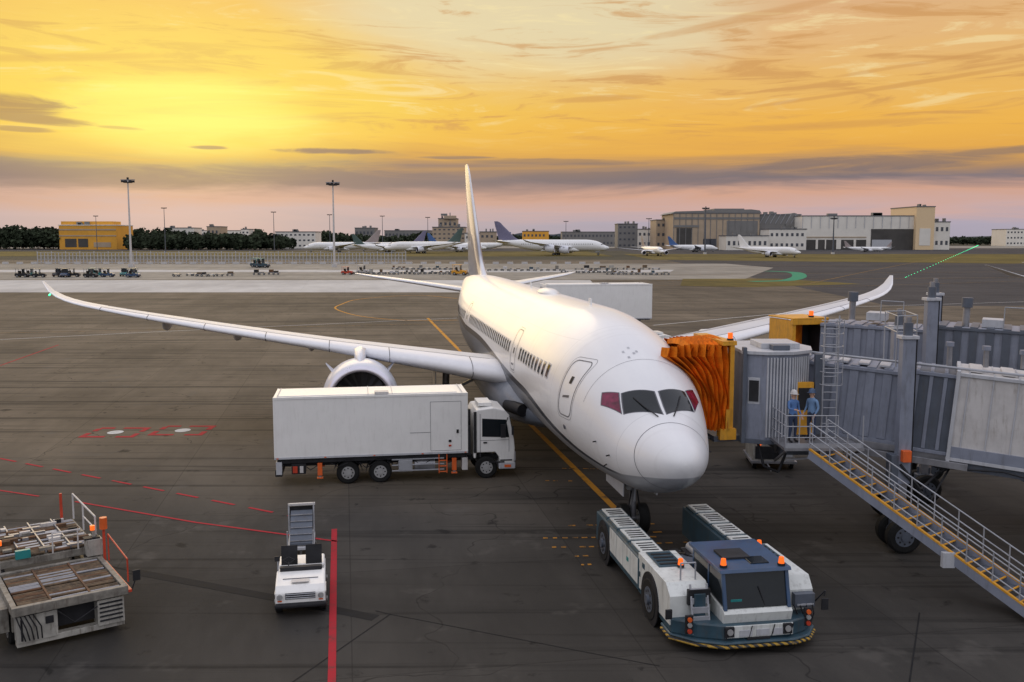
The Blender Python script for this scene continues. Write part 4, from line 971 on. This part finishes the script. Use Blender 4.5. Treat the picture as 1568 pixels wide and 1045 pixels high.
e=empty('ground_power_unit',(11.2,43.2,0),-5); mb=MB()
mb.b(0,1.9,0,2.2,.4,1.35,wdirty); mb.b(.1,1.2,-.03,0,.5,1.1,dark); mb.b(.2,1.1,.2,1.7,1.35,1.5,dark); mb.b(1.3,1.8,-.03,0,.6,1.2,lgrey)
mb.b(-.1,2.0,-.1,2.3,.3,.42,steel)
for x in (.1,1.8):
    for y in (.3,1.9): mb.wheel((x,y,.25),.25,.16,rubber,hubm)
mb.beam((.65,-.1,.3),(.65,-1.1,.2),.06,.06,steel); mb.cyl((.3,-.05,1.2),(.3,.0,1.2),.07,beacon,n=8)
mb.obj('housing',e,bevel=.02)
# ------------------------------------------------------------------ people
def person(loc,yaw,shirt,trous,helm,pose=0):
    e=empty('ground_crew_worker',loc,yaw)
    V=[];E=[];Rr=[]
    def v(p,r,par=None):
        V.append(p);Rr.append(r)
        if par is not None: E.append((par,len(V)-1))
        return len(V)-1
    pel=v((0,0,.95),(.155,.12)); ab=v((0,0,1.12),(.145,.11),pel); ch=v((0,.01,1.33),(.175,.125),ab); nb=v((0,.01,1.49),(.075,.07),ch); nk=v((0,-.01,1.55),(.058,.058),nb); hd=v((0,-.02,1.64),(.085,.1),nk); tp=v((0,-.02,1.73),(.07,.085),hd)
    for sg in (-1,1):
        hip=v((sg*.1,0,.88),(.095,.095),pel); kn=v((sg*.115,-.02,.5),(.062,.065),hip); an=v((sg*.12,.02,.1),(.042,.045),kn); he=v((sg*.12,.0,.045),(.045,.04),an); to=v((sg*.13,-.17,.035),(.045,.03),he)
        sh=v((sg*.19,.01,1.43),(.065,.06),ch)
        if pose==0 or sg>0: el=v((sg*.26,.03,1.16),(.045,.045),sh); wr=v((sg*.25,-.12,.95),(.028,.03),el); hn=v((sg*.25,-.17,.89),(.035,.018),wr); fd=Vector((0,-.04,-.06))
        else: el=v((sg*.27,-.10,1.2),(.045,.045),sh); wr=v((sg*.2,-.33,1.2),(.028,.03),el); hn=v((sg*.19,-.40,1.2),(.035,.018),wr); fd=Vector((0,-.07,-.01))
        hp=Vector(V[hn])
        for k in range(4):
            b0=v(tuple(hp+Vector(((k-1.5)*.019,0,0))+fd*.5),(.009,.009),hn); b1=v(tuple(hp+Vector(((k-1.5)*.021,-.005,0))+fd*(1.0+.1*(k in(1,2)))),(.0085,.0085),b0); v(tuple(hp+Vector(((k-1.5)*.021,-.005,-.012))+fd*(1.35+.15*(k in(1,2)))),(.007,.007),b1)
        t0=v(tuple(hp+Vector((-sg*.045,-.01,0))+fd*.2),(.011,.011),hn); v(tuple(hp+Vector((-sg*.06,-.02,0))+fd*.6),(.009,.009),t0)
    me=bpy.data.meshes.new('body'); me.from_pydata(V,E,[])
    o=bpy.data.objects.new('body',me); sc.collection.objects.link(o)
    sk=o.modifiers.new('skin','SKIN')
    for i,r in enumerate(Rr): me.skin_vertices[0].data[i].radius=r
    me.skin_vertices[0].data[0].use_root=True
    sb=o.modifiers.new('sub','SUBSURF'); sb.levels=1; sb.render_levels=1
    dg=bpy.context.evaluated_depsgraph_get(); m2=bpy.data.meshes.new_from_object(o.evaluated_get(dg))
    o.modifiers.clear(); o.data=m2; o.parent=e
    skin=bpy.data.materials.get('skin') or mat('skin',(.50,.30,.21),.5,var=.05); boot=dark
    m2.materials.clear()
    for q in (shirt,trous,skin,boot): m2.materials.append(q)
    for p in m2.polygons:
        c=p.center; p.use_smooth=True
        if c.z>1.515: p.material_index=2
        elif c.z<.14: p.material_index=3
        elif abs(c.x)>.17 and ((pose==0 or c.x>0) and c.z<.975 and c.y<-.08) or (pose and c.x<0 and c.y<-.31): p.material_index=2
        elif c.z<1.0 and abs(c.x)<.215: p.material_index=1
        else: p.material_index=0
    mb=MB()
    rings=[[(.112*r*math.cos(t),-.02+.13*r*math.sin(t),1.70+z) for t in [2*math.pi*i/20 for i in range(20)]] for r,z in ((1.12,-.01),(1.1,.0),(1,.01),(.97,.05),(.8,.1),(.5,.135),(.1,.15))]
    mb.loft(rings,helm); mb.b(-.07,.07,-.2,-.13,1.69,1.705,helm)
    mb.cyl((0,-.115,1.635),(0,-.135,1.625),.014,skin,n=6)
    for x in (-.035,.035): mb.cyl((x,-.108,1.655),(x,-.116,1.655),.01,dark,n=6)
    mb.b(-.025,.025,-.118,-.108,1.592,1.598,brown)
    for x in (-.095,.095): mb.cyl((x-.01,-.02,1.64),(x+.01,-.02,1.64),.028,skin,n=8)
    mb.obj('helmet_and_face',e)
    return e
navy=mat('navy_trousers',(.03,.045,.09),.8,bump=.3); blueS=mat('blue_uniform',(.08,.17,.38),.8,bump=.3); hiv=mat('grey_uniform',(.14,.24,.40),.8)
person((9.75,32.4,3.65),25,blueS,navy,whitep,1)
person((10.5,32.7,3.65),-60,hiv,navy,bluep,0)
# ------------------------------------------------------------------ background
def xz(px,D): return (px-784)/1450*D
def zt(y,D): return 10.7+D*(365-y)/1450
def mast(px,base,top,D,heads=True,r=.45):
    e=empty('floodlight_mast' if heads else 'street_lamp',(xz(px,D),D,0)); H=zt(top,D); mb=MB()
    mb.cyl((0,0,0),(0,0,H),r,whitep if px<700 and heads else bgrey2,r2=r*.5,n=12)
    if heads:
        mb.cyl((0,0,H-1.2),(0,0,H-1.0),1.6,dark,n=16)
        for k in range(8):
            a=2*math.pi*k/8; mb.b(2.0*math.cos(a)-.45,2.0*math.cos(a)+.45,2*math.sin(a)-.3,2*math.sin(a)+.3,H-1.0,H-.35,dark)
        mb.beam((-2.6,0,H-.1),(2.6,0,H-.1),.4,.3,steel); mb.b(-.3,.3,-.3,.3,H,H+.8,dark)
        mb.b(-.9,.9,-.9,.9,0,1.2,whitep)
    else:
        mb.beam((-1.8,0,H),(1.8,0,H),.4,.4,dark)
        for x in (-1.7,-.6,.6,1.7): mb.b(x-.35,x+.35,-.4,.4,H,H+.5,dark)
    mb.obj('mast',e)
mast(203,408,277,355); mast(513,408,281,355)
for px,top,D in ((256,320,700),(422,326,750),(507,330,780),(587,332,800),(656,334,800),(152,332,800),(866,340,800),(992,336,700)): mast(px,0,top,D,False,.35)
mast(1078,388,319,640,True,.6); mast(1273,388,334,640,True,.6)
e=empty('blast_fence',(xz(60,400),400,0)); mb=MB(); L=xz(622,400)-xz(60,400)
for i in range(105):
    x=L*i/104; mb.b(x-.12,x+.12,0,.3,0,5.2 if i%4==0 else 4.6,lgrey)
for z in (.4,1.8,3.2,4.5): mb.b(0,L,-.1,0,z,z+.18,lgrey)
mb.obj('fence_panels',e)
mb=MB()
for i in range(60): mb.b(i*6-320,i*6-317.5,395,395.6,0,.9,whitep)
mb.obj('barrier_blocks')
random.seed(3)
for i in range(14):
    px=46+i*13; D=262+random.uniform(-3,3)
    baggage_tractor((xz(px,D),D,0),random.uniform(-15,15)+90*random.choice((0,1)),random.choice((bluep,slate,teal,dark)),1.25,random.choice((teal,slate,bgrey2)))
for px,D in ((413,345),(406,350)): baggage_tractor((xz(px,D),D,0),80,slate,1.8,teal)
def dolly_row(px0,px1,y,n,name='baggage_dolly_row'):
    D=10.7*1450/(y-365); x0=xz(px0,D);x1=xz(px1,D); e=empty(name,(x0,D,0)); mb=MB()
    for i in range(n):
        x=(x1-x0)*i/n; wd=(x1-x0)/n*.8; dy=random.uniform(-3,3)
        mb.b(x,x+wd,dy,dy+2,.5,.68,random.choice((lgrey,steel,wdirty)))
        for k in (0,wd): mb.wheel((x+k*.9+.1,dy,.3),.3,.2,rubber,hubm,'y',10)
        if random.random()<.55: mb.b(x+.1,x+wd*random.uniform(.4,.9),dy+.1,dy+1.9,.68,.68+random.uniform(.2,1.1),random.choice((brown,wood,wdirty,slate,dark,brown,grimy,whitep)))
        mb.beam((x+wd,dy+1,.6),(x+wd*1.2,dy+1,.5),.12,.1,dark)
    mb.obj('dollies',e)
for a in ((262,355,423,9),(388,428,421,4),(535,590,420,7),(590,720,420,17),(600,700,413,12),(740,860,415,12),(860,960,418,12),(930,1025,421,10),(880,1010,413,10)): dolly_row(*a)
baggage_tractor((xz(716,275),275,0),80,yelp,1.6,yelp); baggage_tractor((xz(541,280),280,0),80,redm,1.2,redm); baggage_tractor((xz(567,285),285,0),80,whitep,1.4,whitep)
bw=mat('building_white',(.76,.72,.65),.7,var=.05,scale=.1); bb=mat('building_beige',(.44,.34,.24),.7,var=.08,scale=.1); bgc=mat('building_grey',(.20,.195,.19),.7,var=.08,scale=.1); byel=mat('building_yellow',(.74,.36,.04),.7,var=.08,scale=.1); bwin=mat('window_band',(.07,.075,.09),.5); bdk=mat('hangar_door_dark',(.06,.055,.05),.6,var=.2,scale=.1); rooff=mat('roof_grey',(.13,.13,.14),.7)
def building(name,px0,px1,ytop,D,depth,m,storeys=0,roof=rooff,extras=None):
    x0=xz(px0,D);x1=xz(px1,D);H=zt(ytop,D); e=empty(name,(x0,D,0)); mb=MB(); W=x1-x0
    mb.b(0,W,0,depth,0,H,m); mb.b(-.4,W+.4,-.4,depth+.4,H,H+.8,roof)
    for k in range(3):
        u=random.uniform(.1,.8); mb.b(W*u,W*(u+.08),3,8,H+.8,H+.8+random.uniform(1,3),bgc)
    if storeys:
        hs=H/storeys
        for k in range(storeys):
            z=hs*k+hs*.35; x=1.5
            while x<W-3: mb.b(x,x+2.2,-.12,.0,z,z+hs*.3,bwin); x+=4.6
    if extras:
        for (a,b_,c,d_,y,mm) in extras: mb.b(W*a,W*b_,-y,.05-y+.2,H*c,H*d_,mm)
    mb.obj('walls',e); return e,W,H,mb
e,W,H,_=building('maintenance_hangar',1029,1160,328,900,70,bb,0,rooff,[(.04,.22,.0,.6,.3,bdk),(.0,.3,.62,.68,.6,bgc),(.28,.6,.0,.75,.2,bb),(.62,.98,.15,.8,.2,bgc),(.0,1,.84,.9,.35,bgc),(.35,.5,.1,.3,.5,bwin)])
mb=MB()
for i in range(14): mb.b(W*i/14,W*i/14+.6,-.5,0,0,H,bgc)
mb.prismy([(-2,H),(W+2,H),(W,H+3),(W*.9,H+4),(2,H+2)],0,70,bgc); mb.b(W*.5,W*.85,10,40,H+1,H+5,bgc)
mb.obj('roof_truss',e)
e,W,H,_=building('maintenance_hangar',1160,1223,330,905,60,bgc,0,rooff,[(.1,.9,.1,.5,.3,bb)])
mb=MB()
mb.prismy([(W-7+8*math.cos(a),H*.6+H*.46*math.sin(a)) for a in [math.pi*i/10 for i in range(11)]],-1,60,bgc)
for k in range(8): mb.beam((W*k/8,-.8,H*.75),(W*(k+1)/8,-.8,H*1.02),.5,.5,galv)
mb.obj('curved_wall',e)
building('terminal_shed',1175,1232,352,860,30,bw,2)
building('terminal_shed',1110,1175,362,850,30,bw,1)
e,W,H,_=building('white_hangar',1225,1400,332,880,80,bw,0,rooff,[(.02,.56,.0,.30,.4,bdk),(.02,.56,.36,.39,.5,bb),(.60,.98,.0,.62,.4,bdk),(.61,.78,.02,.3,.7,lgrey),(.3,.34,.02,.3,.8,bw),(.12,.14,.02,.3,.9,bw),(.45,.47,.02,.3,.9,bw),(.2,.21,.02,.3,.9,bw)])
mb=MB()
for i in range(13): mb.b(W*i/13,W*i/13+.4,-.7,-.4,H*.64,H,lgrey)
mb.obj('pilasters',e)
e,W,H,_=building('white_hangar',1398,1426,318,875,60,mat('cream_wall',(.78,.58,.35),.7),0,rooff,[(.2,.8,.1,.5,.3,bw)])
building('white_hangar',1426,1450,341,880,60,bw,2)
for a in ((945,975,344,1000,30,bgc,4),(975,1003,352,1000,30,bw,2),(1003,1030,338,950,40,bb,3),(424,485,356,1000,30,bw,3),(663,712,349,950,40,bb,5),(672,700,336,955,30,bb,3),(712,735,358,940,30,bw,2),(735,760,356,940,30,bb,2),(372,384,352,1100,20,bw,3),(285,372,354,1300,20,bw,2),(1536,1568,352,1300,40,bw,3),(545,575,350,1200,30,bgc,2),(860,945,356,1200,30,bgc,2),(590,660,354,1250,30,bgc,2),(1232,1260,336,960,30,bw,2),(800,840,355,1150,30,byel,2),(255,300,350,1150,30,bw,2),(320,340,348,1150,30,bb,2)): building('airport_building',*a)
e,W,H,_=building('yellow_warehouse',95,182,346,900,40,byel,0,bw,[(.1,.3,.1,.45,.3,bdk),(.33,.5,.1,.45,.3,bdk),(.6,.9,.1,.3,.3,bb),(.0,1,.8,.86,.3,bb),(.0,1,.55,.6,.3,bb)])
mb=MB(); mb.b(0,W*.9,5,25,H,H+4,byel); mb.obj('upper_storey',e)
mb=MB(); x=xz(690,955); mb.cyl((x,955,25),(x,955,36),.5,steel); mb.b(x-6,x+6,952,960,30,33,bb); mb.b(x-9,x-3,952,960,33,35,bgc); mb.obj('rooftop_radar_mast')
def ridge(name,D,x0,x1,hfun,m,seed=0):
    mb=MB(); n=220; vs=[];fs=[]
    for i in range(n+1):
        x=x0+(x1-x0)*i/n; h=hfun(x)+random.uniform(-1,1); vs+=[(x,D,-1),(x,D+5,h*.8),(x,D+60,h),(x,D+400,h*.8),(x,D+900,-2)]
    for i in range(n):
        for j in range(4): k=i*5+j; fs.append((k,k+1,k+6,k+5))
    mb.add(vs,fs,m,True); mb.obj(name)
hillm=mat('hill_vegetation',(.06,.07,.08),.95,var=.4,scale=.02,spec=.1)
ridge('distant_hills',2600,-3200,3200,lambda x:18+6*math.sin(x*.004)+4*math.sin(x*.013+1)+3*math.sin(x*.05),hillm)
leafm=mat('tree_foliage',(.034,.044,.026),.95,var=.6,scale=.12,spec=.1)
def treeline(name,D,px0,px1,hf,cnt,depth=60,leaf=1.3):
    mb=MB(); vs=[];fs=[]; x0=xz(px0,D);x1=xz(px1,D); k=0
    for i in range(cnt):
        cx=x0+(x1-x0)*(i+random.uniform(-.8,.8))/cnt; H=hf(cx)*random.uniform(.72,1.08); cy=D+random.uniform(0,depth); rw=random.uniform(4.,7.5)
        mb.cyl((cx,cy,0),(cx,cy,H*.5),.3,brown,r2=.15,n=5)
        for j in range(150):
            a=random.uniform(0,6.283); u=random.uniform(-1,1); r=random.uniform(.45,1.)
            q=math.sqrt(1-u*u); px_=cx+rw*r*q*math.cos(a)+random.gauss(0,.5); py_=cy+rw*r*q*math.sin(a); pz=H*.54+H*.46*r*u
            s=leaf*random.uniform(.5,1.3); d1=Vector((random.gauss(0,1),random.gauss(0,1),random.gauss(0,1))).normalized()*s; d2=d1.orthogonal().normalized()*s*.8
            p=Vector((px_,py_,pz)); vs+=[p-d1,p+d2,p+d1,p-d2]; fs.append((k,k+1,k+2,k+3)); k+=4
    mb.add(vs,fs,leafm); mb.obj(name)
treeline('tree_line',900,-40,98,lambda x:25-(x+560)*.03,70,60,1.8)
treeline('tree_line',860,182,430,lambda x:14,120,60,1.7)
treeline('tree_line',1150,420,760,lambda x:16+3*math.sin(x*.05),110,60,1.9)
treeline('tree_line',1100,60,400,lambda x:20+3*math.sin(x*.04),110,60,1.9)
treeline('tree_line',1250,780,1040,lambda x:15,80,60,1.9)
treeline('tree_line',1500,1440,1600,lambda x:14,50,60,1.9)
tg=mat('tail_purplegrey',(.16,.15,.24),.4); tgr=mat('tail_darkgreen',(.06,.10,.09),.4); tb=mat('tail_blue',(.05,.12,.30),.4); tr=mat('tail_warmgrey',(.3,.25,.24),.4)
def far(px,D,yaw,s,t,b=white,e4=False):
    x=xz(px,D); ya=R(yaw); cx=-math.sin(ya)*29*s; cy=math.cos(ya)*29*s
    lite_jet((x-cx,D-cy,0),yaw,s,t,b,e4)
far(845,600,80,1.24,tg,white,True)
far(525,720,-80,.98,tr); far(600,740,-100,.95,tg); far(650,680,-60,1.05,tgr,wtruck); far(700,740,70,.85,tb); far(735,770,-110,.9,tb); far(590,700,100,.8,tgr)
far(997,580,10,.72,tr); far(1175,540,38,.74,white); far(1060,740,100,.7,tb); far(1320,740,80,.5,tr); far(1340,780,-80,.45,tr)
lite_jet((86,66.5,0),10,1,tb)
print('done')
